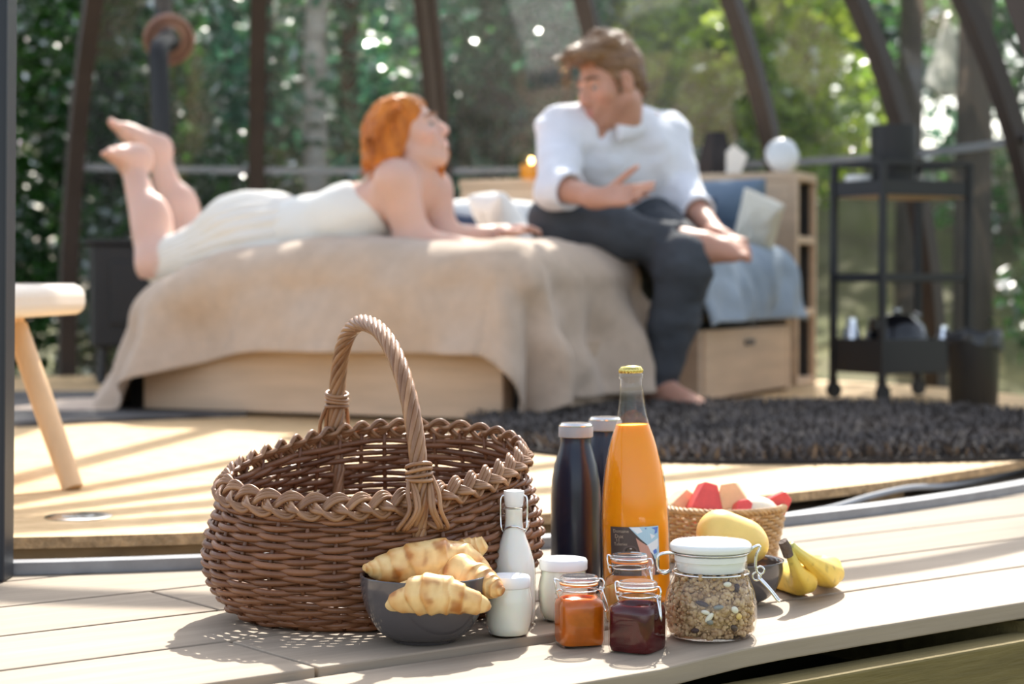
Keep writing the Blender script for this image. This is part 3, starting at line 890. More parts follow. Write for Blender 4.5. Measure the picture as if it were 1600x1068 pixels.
# things on the headboard
M_shade = mat('black_shade', (.028, .024, .026), .75, bump=.3, bscale=60)
lp = empty('table_lamp', tuple(P(1118, 250, 6.98) * (1, 1, 0) + V3(0, 0, HZ)), .3, 'small lamp with a black tapered shade on the headboard shelf', 'lamp')
m = MB(); m.lathe([(.05, 0), (.05, .008), (.012, .014), (.010, .03)], 20); m.build('base', M_dark, lp)
m = MB(); m.lathe([(.066, .012), (.064, .05), (.036, .165)], 4, capb=False, capt=False, R=rotz(math.pi / 4 + .2)); m.build('lamp_shade', M_shade, lp, smooth=False, solid=.003)
cd = P(1150, 250, 6.9) * (1, 1, 0) + V3(0, 0, HZ)
m = MB(); m.prism([(-.035, 0), (.012, 0), (.042, .075), (-.008, .115), (-.035, .09)], -.004, .004, R=np.array([[1, 0, 0], [0, 0, -1], [0, 1, 0]])); o = m.build('folded_card', mat('white_card', (.88, .86, .80), .7), loc=tuple(cd), smooth=False); o.rotation_euler = (0, 0, -.2); tag(o, 'white folded card standing right of the black lampshade', 'card')
gl_ = empty('globe_lamp', tuple(P(1222, 250, 6.78) * (1, 1, 0) + V3(0, 0, HZ)), 0, 'white tilted globe lamp at the right end of the headboard shelf', 'lamp')
m = MB(); m.lathe([(.028, 0), (.028, .006), (.015, .012), (.012, .03)], 20); m.build('base', MATS['brushed_chrome'], gl_)
RG = np.array(Matrix.Rotation(.5, 3, 'Y') @ Matrix.Rotation(math.radians(72), 3, 'X'))
m = MB(); m.ell((.0, 0, .068), (.056, .064, .03), R=RG, seg=24, rings=14); m.build('globe', mat('opal_glass', (.80, .83, .85), .15, spec=.6), gl_)
m = MB(); m.lathe([(.058, -.004), (.062, 0), (.058, .004)], 28, c=(0, 0, .068), R=RG, capb=False, capt=False); m.build('rim_ring', mat('opal_rim', (.9, .9, .88), .3), gl_)
am = empty('tea_light_lantern', tuple(P(828, 280, 7.0) * (1, 1, 0) + V3(0, 0, HZ)), 0, 'amber glass tea light glowing at the left end of the headboard shelf', 'lantern')
m = MB(); m.lathe([(.030, 0), (.034, .01), (.036, .05)], 24, capt=False); m.build('amber_wax', mat('amber_wax', (.75, .38, .06), .4), am)
m = MB(); m.lathe([(.038, 0), (.040, .03), (.036, .09)], 24, capt=False); m.build('glass', shell_glass('amber_glass', (1, .85, .55)), am)
m = MB(); m.ell((0.005, -.0, .064), (.007, .007, .012)); m.build('flame', glow('flame', (1, .72, .35), 22), am)

# ------------------------------------------------------------------ stove and flue
M_iron = mat('black_iron', (.012, .012, .013), .5, bump=.1)
sx, sy = float(P(222, 445, 6.85)[0]), 6.85
st = empty('wood_stove', (sx, sy, FL), .25, 'black wood stove with a flue pipe behind the woman\'s legs', 'stove')
for dx in (-.14, .14):
    for dy in (-.12, .12):
        m = MB(); m.tube([(dx * 1.05, dy * 1.05, 0), (dx, dy, .13)], .015, 8); m.build('leg', M_iron, st)
m = MB(); m.box((0, 0, .31), (.36, .32, .36)); m.build('body', M_iron, st, smooth=False, bevel=.01)
m = MB(); m.box((0, 0, .498), (.40, .36, .018)); m.build('top_plate', M_iron, st, smooth=False, bevel=.004)
m = MB(); m.box((0, -.165, .32), (.24, .012, .22)); dd = m.build('door', M_iron, st, smooth=False, bevel=.004)
m = MB(); m.tube([(.10, -.172, .30), (.10, -.195, .31), (.10, -.195, .36), (.10, -.172, .37)], .006, 6); m.build('door_handle', MATS['brushed_chrome'], dd)
fa, fph = 108.0, math.degrees(math.asin(1.30 / HD))
FP = dome(fa, fph, 0); FN = unit(dome(fa, fph, .2) - FP); FN = unit(FN + V3(0, 0, -.25))
iv = np.array(Matrix.Rotation(-.25, 3, 'Z'))
def tos(p): return (np.asarray(p) - V3(sx, sy, FL)) @ iv.T
base = V3(FP[0] + .03, 6.92, .52)
pp = bez([base, base + V3(-.005, 0, .35), V3(FP[0] + .01, 6.95, 1.10), V3(FP[0], 7.0, 1.24), FP - FN * .04, FP + FN * .10, FP + FN * .16 + V3(0, 0, .10), FP + FN * .17 + V3(0, .02, .6), FP + FN * .17 + V3(0, .02, 1.2)], 60)
m = MB(); m.tube([tos(q) for q in pp], .036, 16); m.build('flue_pipe', M_iron, st, angle=180)
Rf = frame(np.cross(FN, V3(0, 0, 1)), FN); Rl = iv @ Rf
m = MB(); m.lathe([(.048, -.01), (.048, .012), (.085, .02), (.093, .008), (.093, -.008), (.085, -.018)], 30, c=tos(FP), R=Rl, capb=False, capt=False); m.build('flue_flange', mat('copper_silicone', (.42, .20, .14), .5, var=.3, vscale=14), st, solid=.006)

# ------------------------------------------------------------------ trolley
M_blk = mat('black_powder_coat', (.014, .014, .016), .5)
N_, L_ = G(1378, 628, FL), G(1303, 618, FL)
e1 = unit(V3(.33, .19, 0)); e2 = unit(V3(-e1[1], e1[0], 0))
TW, TD = .34, .225
tn = N_ * 1
ta = math.atan2(e1[1], e1[0])
# local x to the right (short side), y to the back (long side)
px_of = lambda q: 800 + q[0] / q[1] * F
tr = empty('serving_trolley', tuple(N_ * (1, 1, 0) + V3(0, 0, FL)), ta, 'black metal three-tier trolley on castors beside the headboard', 'trolley')
M_tray = mat('tray_wood', (.50, .33, .20), .6)
for (x, y) in ((0, 0), (TW, 0), (0, TD), (TW, TD)):
    m = MB(); m.tube([(x, y, .06), (x, y, .715)], 1, sq=(.018, .018), ref=(1, 0, 0)); m.build('post', M_blk, tr, smooth=False)
    m = MB(); m.lathe([(.010, -.009), (.024, -.009), (.026, 0), (.024, .009), (.010, .009)], 18, R=np.array([[1, 0, 0], [0, 0, 1], [0, -1, 0]]), c=(x, y - .004, .026)); w = m.build('castor', M_blk, tr)
    m = MB(); m.box((x, y, .052), (.014, .03, .016)); m.build('fork', M_blk, w, smooth=False)
def ring_rail(z, name='rail', r=.009):
    for (a, b) in (((0, 0), (TW, 0)), ((TW, 0), (TW, TD)), ((TW, TD), (0, TD)), ((0, TD), (0, 0))):
        m = MB(); m.tube([(*a, z), (*b, z)], 1, sq=(r * 1.6, r * 1.6), ref=(0, 0, 1)); m.build(name, M_blk, tr, smooth=False)
ring_rail(.712)
for z, lip, mt in ((.615, .045, M_tray), (.36, .022, M_blk), (.085, .10, M_blk)):
    m = MB(); m.box((TW / 2, TD / 2, z), (TW - .02, TD - .02, .008)); t_ = m.build('tray', mt if z > .5 else M_blk, tr, smooth=False)
    for (c, s) in (((TW / 2, .0, z + lip / 2), (TW - .018, .006, lip)), ((TW / 2, TD, z + lip / 2), (TW - .018, .006, lip)), ((0, TD / 2, z + lip / 2), (.006, TD - .018, lip)), ((TW, TD / 2, z + lip / 2), (.006, TD - .018, lip))):
        m = MB(); m.box(c, s); m.build('tray_side', M_blk, t_, smooth=False)
def tro(x, y, z): return N_ * (1, 1, 0) + e1 * x + e2 * y + V3(0, 0, FL + z)
z1 = .6195
m = MB(); m.lathe([(.062, 0), (.070, .12), (.070, .135), (.064, .135), (.058, .01)], 28, capt=True); o = m.build('black_canister', M_blk, loc=tuple(tro(.135, .11, z1))); tag(o, 'black round canister on the top tray of the trolley', 'canister'); o.scale = (1.0, 1.0, 1.55)
M_glass = shell_glass('clear_glass', (.985, .99, .985), refl=1.0)
def tumbler(loc, label, s=1):
    o = MB().lathe([(.022, .001), (.028, .002), (.031, .075), (.029, .075), (.026, .006), (.002, .006)], 24, capb=True, capt=True).build('drinking_glass', M_glass, loc=tuple(loc)); o.scale = (s, s, s)
    return tag(o, label, 'glass', 'glasses on the trolley')
tumbler(tro(.245, .06, z1), 'small clear glass on the top tray at the right of the black canister')
tumbler(tro(.29, .13, z1), 'small clear glass farther back at the right end of the top tray', .9)
m = MB(); m.lathe([(.018, 0), (.034, .014), (.042, .045), (.040, .06), (.036, .058), (.03, .02), (.01, .01)], 24); m.tube(bez([(.04, 0, .05), (.062, 0, .045), (.06, 0, .02), (.034, 0, .015)], 12), .004, 6)
tag(m.build('white_mug', mat('white_ceramic', (.86, .86, .84), .2, spec=.6), loc=tuple(tro(.045, .165, z1))), 'white mug at the left end of the trolley\'s top tray', 'mug')
z3 = .0895
kt = empty('kettle', tuple(tro(.155, .115, z3)), ta + .3, 'glossy black kettle in the bottom tray of the trolley', 'kettle')
M_gblk = mat('gloss_black', (.010, .010, .012), .12, spec=.7)
m = MB(); m.lathe([(.085, 0), (.10, .02), (.102, .08), (.085, .135), (.05, .165), (.012, .172)], 30); m.build('body', M_gblk, kt)
m = MB(); m.tube(bez([(.075, 0, .15), (.12, 0, .16), (.135, 0, .09), (.10, 0, .03)], 16), .012, 8); m.build('handle', M_gblk, kt)
m = MB(); m.tube(bez([(-.09, 0, .08), (-.12, 0, .12), (-.135, 0, .155)], 10), [.02] * 4 + [.016] * 3 + [.013] * 3, 10); m.build('spout', M_gblk, kt)
m = MB(); m.ell((0, 0, .18), (.014, .014, .012)); m.build('lid_knob', MATS['brushed_chrome'], kt)
def pot(loc, label, r=.03, h=.12):
    o = MB().lathe([(r * .9, 0), (r, .01), (r, h * .7), (r * .6, h * .85), (r * .6, h)], 20).build('steel_flask', mat('steel', (.75, .76, .78), .15, metal=1), loc=tuple(loc)); return tag(o, label, 'flask')
pot(tro(.035, .18, z3), 'shiny steel flask at the left of the kettle in the bottom tray', .028, .16)
pot(tro(.285, .05, z3), 'shiny steel flask at the right of the kettle in the bottom tray', .026, .135)
# bin
bn = empty('waste_bin', tuple(G(1531, 637, FL) * (1, 1, 0) + V3(0, .075, FL)), 0, 'small round black bin with a liner at the right of the trolley', 'bin')
m = MB(); m.lathe([(.066, 0), (.068, .004), (.076, .21), (.074, .212), (.066, .01)], 36, capt=True); m.build('body', mat('bin_black', (.012, .011, .011), .4), bn)
m = MB(); th = np.linspace(0, 2 * math.pi, 60, endpoint=False); pts = []
for k, (r, z) in enumerate([(.071, .19), (.078, .217), (.080, .205), (.081, .185)]):
    zz = z + (.006 * np.sin(th * 5) if k else 0) - (.022 * np.clip(np.cos(th + .6), 0, 1) ** 3 if k == 3 else 0)
    rr = r + .003 * np.sin(th * 9 + k)
    pts.append(np.stack([rr * np.cos(th), rr * np.sin(th), zz + 0 * th], 1))
m.grid(np.array(pts), wrap=True); m.build('liner_bag', mat('bin_liner', (.03, .03, .032), .3), bn, angle=180)

# ------------------------------------------------------------------ rugs
def pile_rug(name, cx, cy, a, b, rot, n, h, label, cols, outline=0.0, mask=None):
    root = empty(name, (cx, cy, FL), rot, label, 'rug')
    th = np.linspace(0, 2 * math.pi, 72, endpoint=False)
    rr = 1 + outline * np.array([mnoise.noise(Vector((math.cos(t) * 1.4, math.sin(t) * 1.4, 4))) for t in th])
    se = 2.6
    rx = a * rr * np.sign(np.cos(th)) * np.abs(np.cos(th)) ** (2 / se); ry = b * rr * np.sign(np.sin(th)) * np.abs(np.sin(th)) ** (2 / se)
    m = MB(); m.prism(list(zip(rx, ry)), .0005, .010); m.build('backing', mat('rug_backing', (.03, .026, .024), .95), root, smooth=False)
    pts = []
    while len(pts) < n:
        q = rng.uniform(-1, 1, (n, 2)) * (a * 1.05, b * 1.05)
        ang = np.arctan2(q[:, 1] / b, q[:, 0] / a)
        k = (np.abs(q[:, 0] / a) ** se + np.abs(q[:, 1] / b) ** se) ** (1 / se)
        R = np.interp(ang % (2 * math.pi), np.append(th, 2 * math.pi), np.append(rr, rr[0]))
        pts = np.concatenate([np.array(pts).reshape(-1, 2), q[k < R * .99]])
    q = pts[:n]
    an = rng.random(n) * 6.283; ln = h * (.6 + .7 * rng.random(n)); w = .0035 + .002 * rng.random(n)
    d = np.stack([np.cos(an), np.sin(an)], 1)
    tip = q + d * (ln * .55)[:, None]
    sd_ = np.stack([-d[:, 1], d[:, 0]], 1) * w[:, None]
    v = np.stack([np.c_[q - sd_, 0 * an + .008], np.c_[q + sd_, 0 * an + .008], np.c_[tip + sd_ * .5, ln], np.c_[tip - sd_ * .5, ln]], 1).reshape(-1, 3)
    i = np.arange(n) * 4
    o = mesh_vf('pile', v, np.stack([i, i + 1, i + 2, i + 3], 1), cols, root)
    tag(o, kind='stuff'); return root
M_pile = mat('shag_brown', (.16, .135, .122), .9, col2=(.045, .039, .036), vscale=2.6, stretch=(.35, 3.2, 1), detail=3)
pile_rug('shaggy_rug', .64, 4.50, .74, .80, .12, 26000, .032, 'dark brown shaggy rug on the chipboard floor at the man\'s foot', M_pile, .05)
M_str = mat('striped_weave', (.16, .15, .145), .95, bump=.4, bscale=80, col2=(.025, .024, .024), vscale=2.2, stretch=(.4, 6, 1), detail=2)
m = MB()
q = [(-2.35, 4.62), (-1.42, 4.50), (-.98, 4.86), (-.70, 5.06), (-1.15, 6.1), (-2.3, 6.1)]
m.prism(q, FL + .001, FL + .011); rg = m.build('striped_mat', M_str, smooth=False); tag(rg, 'flat dark grey striped mat under the left end of the bed', 'mat')

# ------------------------------------------------------------------ seat with splayed legs at the left
M_ash = mat('ash_leg', (.70, .46, .25), .45, var=.12, vscale=4, stretch=(6, 6, .6))
M_leath = mat('cream_leather', (.74, .66, .58), .45, bump=.15, bscale=60, spec=.5)
chx = V3(-1.15, 3.34, FL)
ch = empty('low_chair', tuple(chx), .0, 'cream padded seat on light wooden splayed legs at the left edge', 'chair')
foot = G(114, 765, FL) - chx; top = P(26, 535, 3.34) - chx
for k in range(4):
    R = rotz(k * math.pi / 2)
    f_ = R @ V3(foot[0], foot[1], .002); t_ = R @ V3(top[0], top[1], .275)
    m = MB(); m.tube([f_, f_ * .5 + t_ * .5, t_], [.018, .020, .019], 16); m.build('leg', M_ash, ch)
m = MB(); m.box((0, 0, .283), (.50, .42, .018)); m.build('seat_base', M_ash, ch, smooth=False, bevel=.006)
n = 26; a = np.linspace(-1, 1, n); Xg, Yg = np.meshgrid(a, a, indexing='ij')
m = MB(); m.box((0, 0, .320), (.70, .56, .056)); cu = m.build('seat_cushion', M_leath, ch, bevel=.022, angle=60)
cu.modifiers['bevel'].segments = 5
m = MB(); c4 = [(-.33, -.26), (.33, -.26), (.33, .26), (-.33, .26)]; m.tube([(x, y, .348) for x, y in c4], .0025, 6, closed=True); m.build('seam', M_leath, cu)
# ------------------------------------------------------------------ big wicker basket
M_wick = mat('brown_willow', (.26, .112, .050), .40, bump=.3, bscale=60, col2=(.11, .040, .017), vscale=9, spec=.45, rnd=.18, bdist=.003)
M_wick2 = mat('brown_willow_light', (.40, .215, .105), .36, bump=.3, bscale=60, col2=(.19, .085, .040), vscale=14, spec=.5, rnd=.15, bdist=.003)
BC = V3(-.160, 2.252, 0)
bk = empty('wicker_basket', tuple(BC), 0, 'large round brown wicker basket with a tall twisted handle', 'basket')
def brad(fr): return np.interp(fr, [0, .08, .2, .36, .5, .65, .8, .92, 1.0], [.150, .168, .183, .194, .197, .193, .185, .179, .176])
def brim(th): return .160 + .030 * np.sin(th) + .007 * np.cos(th)
EA, EB, EO = .203, .157, math.radians(30)
def oval(th): return 1 / np.sqrt((np.cos(th - EO) / EA) ** 2 + (np.sin(th - EO) / EB) ** 2) / .197
NS, NR = 32, 27
th = np.linspace(0, 2 * math.pi, 192, endpoint=False)
for i in range(NR):
    fr_ = (i + .6) / NR
    r = brad(fr_) * oval(th) + .0046 * np.cos(NS / 2 * th + math.pi * (i % 2)) * (1 - .35 * (fr_ > .9))
    z = brim(th) * fr_ + .0004 * np.sin(5 * th + i * 2.1) + .0012 * np.sin(NS / 4 * th + i)
    m = MB(); m.tube(np.stack([r * np.cos(th), r * np.sin(th), z + .003], 1), .0039 + .0003 * np.sin(3 * th + i), 6, closed=True, ref=(0, 0, 1))
    m.build('weaver', M_wick, bk, angle=180)
for k in range(NS):
    a = 2 * math.pi * k / NS
    fr_ = np.linspace(0, 1.05, 14); r = brad(fr_) * oval(a)
    m = MB(); m.tube(np.stack([r * math.cos(a), r * math.sin(a), brim(a) * fr_ + .002], 1), .0027, 6); m.build('stake', M_wick, bk, angle=180)
# woven base
for k in range(9):
    r = (.018 + k * .0158) * oval(th[::3])
    m = MB(); m.tube(np.stack([r * np.cos(th[::3]), r * np.sin(th[::3]), .006 + .002 * np.cos(th[::3] * 8 + k * math.pi)], 1), .007, 6, closed=True, ref=(0, 0, 1)); m.build('base_weaver', M_wick, bk, angle=180)
# plaited border: three plies of three canes
th2 = np.linspace(0, 2 * math.pi, 560, endpoint=False)
NB = 13
for ply in range(3):
    ph = th2 * NB + ply * 2 * math.pi / 3
    lat, nor = .0112 * np.sin(ph), .0046 * np.sin(2 * ph)
    for c in (-1, 0, 1):
        q = lat + c * .0047 * np.cos(ph * 1) * 1.0
        up = c * .0043 * np.abs(np.sin(ph)) * 1.1
        r = .179 * oval(th2) + (q * .62 + nor * .75) - up * .3
        z = brim(th2) + .0125 + (-q * .78 + nor * .62) + up * .35
        m = MB(); m.tube(np.stack([r * np.cos(th2), r * np.sin(th2), z], 1), .0028, 6, closed=True, ref=(0, 0, 1)); m.build('border_cane', M_wick2, bk, angle=180)
# handle
HX = unit(V3(.39, -.92, 0)); HY = V3(-HX[1], HX[0], 0)
tt = np.linspace(0, math.pi, 120)
def hpath(t):
    a = .150 * np.sign(np.cos(t)) * np.abs(np.cos(t)) ** .92
    zf = np.where(np.cos(t) > 0, .150, .196)
    zf = .172 - .029 * np.cos(t)
    z = zf + (.338 - .173) * np.sin(t) ** .86
    return HX[None] * a[:, None] + V3(0, 0, 1)[None] * z[:, None] + HX[None] * (-.010 * np.sin(t))[:, None]
cl = hpath(tt)
dn = lambda s: [HX * s * .145 + V3(0, 0, z) for z in (.02, .07, .12)]
full = np.concatenate([np.array(dn(1)) * 1, cl, np.array(dn(-1))[::-1]])
full = bez(full, 260)
tg = np.gradient(full, axis=0); tg /= np.linalg.norm(tg, axis=1)[:, None]
b1 = np.repeat(HY[None], len(full), 0); b2 = np.cross(tg, b1)
ls = np.concatenate([[0], np.cumsum(np.linalg.norm(np.diff(full, axis=0), axis=1))])
for k in range(8):
    a = 2 * math.pi * k / 8 + ls * 46
    p = full + (b1 * np.cos(a)[:, None] + b2 * np.sin(a)[:, None]) * .0068
    m = MB(); m.tube(p, .0036, 6); m.build('handle_cane', M_wick2, bk, angle=180)
m = MB(); m.tube(full, .0058, 8); m.build('handle_core', M_wick, bk, angle=180)
for s in (1, -1):
    t0 = .16 if s > 0 else math.pi - .20
    c = hpath(np.array([t0]))[0]; tg0 = unit(hpath(np.array([t0 + .01]))[0] - c)
    R = frame(HY, tg0)
    for k in range(4):
        m = MB(); u = np.linspace(0, 2 * math.pi, 28, endpoint=False)
        ring = np.stack([.0135 * np.cos(u), .0135 * np.sin(u), (k - 1.5) * .0052 + .002 * np.sin(u + k)], 1) @ R.T + c
        m.tube(ring, .0024, 6, closed=True); m.build('binding', M_wick2, bk, angle=180)
    for k in range(6):                             # lashing over the border
        d = (1 if k < 3 else -1); q = (k % 3) - 1
        o = HX * s * .152 + HY * (d * (.010 + abs(q) * .002) + q * .005)
        zb = .143 if s > 0 else .201
        pts = bez([c + HY * d * .011 + V3(0, 0, .0 + q * .003), o * 1.05 + V3(0, 0, zb + .014), o * 1.09 + V3(0, 0, zb - .006), o * 1.04 + HY * d * .012 + V3(0, 0, zb - .026), o * .97 + V3(0, 0, zb - .02)], 22)
        m = MB(); m.tube(pts, .0026, 6); m.build('lashing', M_wick2, bk, angle=180)

# ------------------------------------------------------------------ small woven fruit basket
M_rat = mat('honey_rattan', (.66, .42, .19), .45, bump=.3, bscale=80, col2=(.48, .27, .10), vscale=12, rnd=.12, bdist=.002)
FC = G(1134, 886, 0) * (1, 1, 0) + V3(0, .072, 0)
fb2 = empty('fruit_basket', tuple(FC), 0, 'small honey-coloured woven basket filled with cut fruit', 'basket')
t3 = np.linspace(0, 2 * math.pi, 160, endpoint=False)
NR2, RT, RB, HB = 14, .088, .074, .072
for i in range(NR2):
    f_ = (i + .5) / NR2
    r = RB + (RT - RB) * f_ + .0030 * np.cos(20 * t3 + math.pi * (i % 2))
    m = MB(); m.tube(np.stack([r * np.cos(t3), r * np.sin(t3), HB * f_ + 0 * t3], 1), .0024, 6, closed=True, ref=(0, 0, 1)); m.build('weaver', M_rat, fb2, angle=180)
for k in range(40):
    a = 2 * math.pi * k / 40; m = MB(); m.tube([(RB * math.cos(a), RB * math.sin(a), .001), (RT * math.cos(a), RT * math.sin(a), HB + .003)], .0018, 5); m.build('stake', M_rat, fb2)
m = MB(); m.lathe([(.005, 0), (RB, .001), (RB, .005), (.005, .006)], 40); m.build('base', M_rat, fb2)
for ply in range(4):
    ph = t3 * 18 + ply * math.pi / 2
    r = RT + .0035 * np.sin(ph); z = HB + .004 + .0030 * np.cos(ph)
    m = MB(); m.tube(np.stack([r * np.cos(t3), r * np.sin(t3), z], 1), .0023, 6, closed=True, ref=(0, 0, 1)); m.build('border_cane', M_rat, fb2, angle=180)
# cut fruit
M_melonr = mat('red_melon_flesh', (.78, .09, .08), .35, var=.15, vscale=60, sub=.15)
M_melono = mat('orange_melon_flesh', (.90, .62, .36), .4, var=.1, vscale=40, sub=.2)
M_rind = mat('melon_rind', (.82, .78, .55), .5)
M_apple = mat('pale_fruit_flesh', (.88, .80, .62), .4, var=.08, vscale=30, sub=.2)
def chunk(pts, h, mt, name, label, loc, rot, rind=None):
    m = MB(); m.prism(pts, -h / 2, h / 2)
    o = m.build(name, mt, smooth=False, bevel=.002, loc=tuple(loc)); o.rotation_euler = rot
    tag(o, label, 'fruit', 'cut fruit in the small basket')
    if rind is not None:
        q = MB(); q.prism([(p[0], p[1]) for p in rind], -h / 2 * .98, h / 2 * .98); q.build('rind', M_rind, o, smooth=False, bevel=.001)
def wedge(px, py, dY, a, rot, mt, name, label, w=.03, h=.028, d=.024):
    c = P(px, py, FC[1] + dY)
    chunk([(-w, -d * .4), (w, -d * .4), (w * .55, d), (-w * .25, d * 1.1)], h, mt, name, label, c, rot, rind=[(-w, -d * .4 - .004), (w, -d * .4 - .004), (w, -d * .4), (-w, -d * .4)] if mt is not M_apple else None)
wedge(1100, 786, -.030, 0, (1.35, .15, .25), M_melonr, 'watermelon_chunk', 'large red watermelon chunk at the left front of the small basket', .024, .030, .026)
wedge(1143, 783, -.028, 0, (1.45, -.3, -.2), M_melono, 'melon_chunk', 'pale orange melon chunk in the middle of the small basket', .026, .026, .024)
wedge(1063, 792, -.012, 0, (1.3, .5, .5), M_melono, 'melon_chunk', 'pale orange melon chunk at the left end of the small basket, behind the juice bottle', .026, .026, .022)
wedge(1211, 790, -.010, 0, (1.5, .75, .1), M_melonr, 'watermelon_chunk', 'small red watermelon tip at the right end of the small basket', .020, .016, .022)
wedge(1160, 799, -.050, 0, (1.2, -.2, .4), M_melonr, 'watermelon_chunk', 'low red watermelon chunk at the front rim of the small basket', .020, .02, .014)
m = MB(); v = m.ell((0, 0, 0), (.030, .024, .020), seg=20, rings=12); o = m.build('fruit_half', M_apple, loc=tuple(P(1183, 798, FC[1] - .035)), angle=180); o.rotation_euler = (.3, .1, 0); tag(o, 'smooth pale halved fruit lying right of the middle in the small basket', 'fruit', 'cut fruit in the small basket')
for k, (dx, dy, dz) in enumerate([(-.03, .03, .05), (.035, .025, .05), (0, .045, .055), (0, -.01, .045), (-.045, -.015, .04), (.045, -.02, .04)]):
    chunk([(-.026, -.02), (.026, -.02), (.02, .02), (-.02, .022)], .028, [M_melonr, M_melono][k % 2], ['watermelon_chunk', 'melon_chunk'][k % 2],
          ['red chunk low at the back left inside the small basket', 'orange chunk low at the back right inside the small basket', 'red chunk at the very back inside the small basket', 'orange chunk buried at the centre of the small basket', 'red chunk buried at the left of the small basket', 'orange chunk buried at the right of the small basket'][k], FC + V3(dx, dy, dz), (rng.random() * .6, rng.random() * .6, rng.random() * 3))

# ------------------------------------------------------------------ bowls
M_bowl = mat('charcoal_glaze', (.085, .077, .080), .16, var=.08, vscale=20, spec=.5, coat=.3)
def bowl(c, r, h, base, name, label, tilt=(0, 0)):
    prof = [(base * .9, 0), (base, .001), (base * 1.02, .004)]
    for t in np.linspace(.05, 1, 14): prof.append((base + (r - base) * math.sin(t * math.pi / 2) ** .85, .004 + (h - .004) * (1 - math.cos(t * math.pi / 2)) ** .8))
    prof += [(r * 1.0, h + .0015), (r - .003, h + .001)]
    for t in np.linspace(1, .03, 14): prof.append((max(.002, base + (r - base) * math.sin(t * math.pi / 2) ** .85 - .0045), .008 + (h - .008) * (1 - math.cos(t * math.pi / 2)) ** .8))
    o = MB().lathe(prof, 64).build(name, M_bowl, loc=tuple(c), angle=180); o.rotation_euler = (tilt[0], tilt[1], 0)
    return tag(o, label, 'bowl')
B1 = G(660, 1011, 0) * (1, 1, 0) + V3(0, .040, 0)
R1 = .0695
bowl(B1, R1, .0715, .034, 'serving_bowl', 'dark grey glazed bowl holding the croissants in front of the wicker basket')
B2 = G(1155, 950, 0) * (1, 1, 0) + V3(0, .036, 0)
bowl(B2, .058, .052, .028, 'serving_bowl', 'dark grey bowl half hidden behind the granola jar, holding a yellow fruit')
# yellow fruit in the small bowl
s = SDF(B2 + (-.06, -.05, .01), B2 + (.06, .06, .12), .0018)
yc = P(1142, 838, B2[1])
s.cone(yc + (-.013, 0, .004), yc + (.014, 0, -.004), .029, .0265, .01).ell(yc + (.026, 0, -.012), (.016, .016, .014), k=.02)
o = sdf_obj(s, 'yellow_mango', mat('yellow_fruit_skin', (.88, .62, .18), .35, var=.1, vscale=18, sub=.1, spec=.5), origin=yc, it=3); o.location = tuple(yc); tag(o, 'smooth yellow mango lying in the small dark bowl behind the granola jar', 'fruit')

# ------------------------------------------------------------------ croissants
M_cro = mat('baked_crust', (1, 1, 1), .34, bump=.35, bscale=45, attr=True, var=.12, vscale=60, spec=.45, bdist=.003)
def croissant(name, label, pts, rads, seed, squash=.8, steps=5):
    q = bez(np.c_[np.array(pts), np.array(rads)], 130)
    p, r = q[:, :3], q[:, 3]
    org = p[len(p) // 2].copy(); p = p - org
    t = np.gradient(p, axis=0); t /= np.linalg.norm(t, axis=1)[:, None]
    up = V3(0, -.25, 1.0); a = np.cross(t, up); a /= np.linalg.norm(a, axis=1)[:, None]; b = np.cross(a, t)
    NSG = 44; th_ = np.linspace(0, 2 * math.pi, NSG, endpoint=False)
    s_ = np.linspace(0, 1, len(p))
    v = np.zeros((len(p), NSG, 3)); shade = np.zeros((len(p), NSG))
    rg = np.random.default_rng(int(seed * 10))
    # uneven rolled layers: each layer starts thick and tapers under the next
    ed = np.sort(np.concatenate([[0], np.cumsum(.6 + .8 * rg.random(steps))])); ed = ed / ed[-1]
    for i in range(len(p)):
        u = (s_[i] - .5) * 2
        wob = np.array([mnoise.noise(Vector((math.cos(x) * 1.2 + seed, math.sin(x) * 1.2, u * 2))) for x in th_])
        lay = np.clip(np.abs(u) + .085 * np.cos(th_ - .8) * np.sign(u + 1e-6) + .05 * wob, 0, .999)
        k = np.clip(np.searchsorted(ed, lay, side='right') - 1, 0, steps - 1)
        fr_ = (lay - ed[k]) / (ed[k + 1] - ed[k])
        ridge = np.where(fr_ < .86, .35 + .65 * (fr_ / .86) ** 1.5, 1 - (fr_ - .86) / .14 * .65)
        big = np.array([mnoise.noise(Vector((i * .045 + seed, math.cos(x) * .9, math.sin(x) * .9))) for x in th_])
        rr = r[i] * (.92 + .17 * (ridge - .35)) * (1 + .13 * big)
        v[i] = p[i] + a[i] * (np.cos(th_) * rr)[:, None] + b[i] * (np.sin(th_) * rr * squash)[:, None]
        shade[i] = ridge
    m = MB(); m.grid(v, wrap=True); m.f.append(list(range(NSG))[::-1]); m.f.append([(len(p) - 1) * NSG + j for j in range(NSG)]); m.mi += [0, 0]
    o = m.build(name, M_cro, angle=180, loc=tuple(org))
    flat = v.reshape(-1, 3); n1 = np.array([mnoise.noise(Vector(x * 62 + seed)) for x in flat]); n2 = np.array([mnoise.noise(Vector(x * 130 + seed)) for x in flat])
    k = np.clip((shade.ravel() - .35) * 1.0 + n1 * .6 + n2 * .35 + .08, 0, 1)[:, None]
    c = (1 - k) * V3(.90, .62, .27) + k * V3(.66, .28, .055)
    k2 = np.clip((n1 + .5 * n2 - .22) * 2.6, 0, 1)[:, None]; c = c * (1 - k2 * .6) + V3(.34, .105, .025) * k2 * .6
    ca = o.data.color_attributes.new('Col', 'FLOAT_COLOR', 'POINT'); ca.data.foreach_set('color', np.c_[c, np.ones(len(c))].astype(np.float32).ravel())
    return tag(o, label, 'croissant', 'croissants in the dark bowl')
Yb = B1[1]
pc = lambda px, py, d: P(px, py, Yb + d)
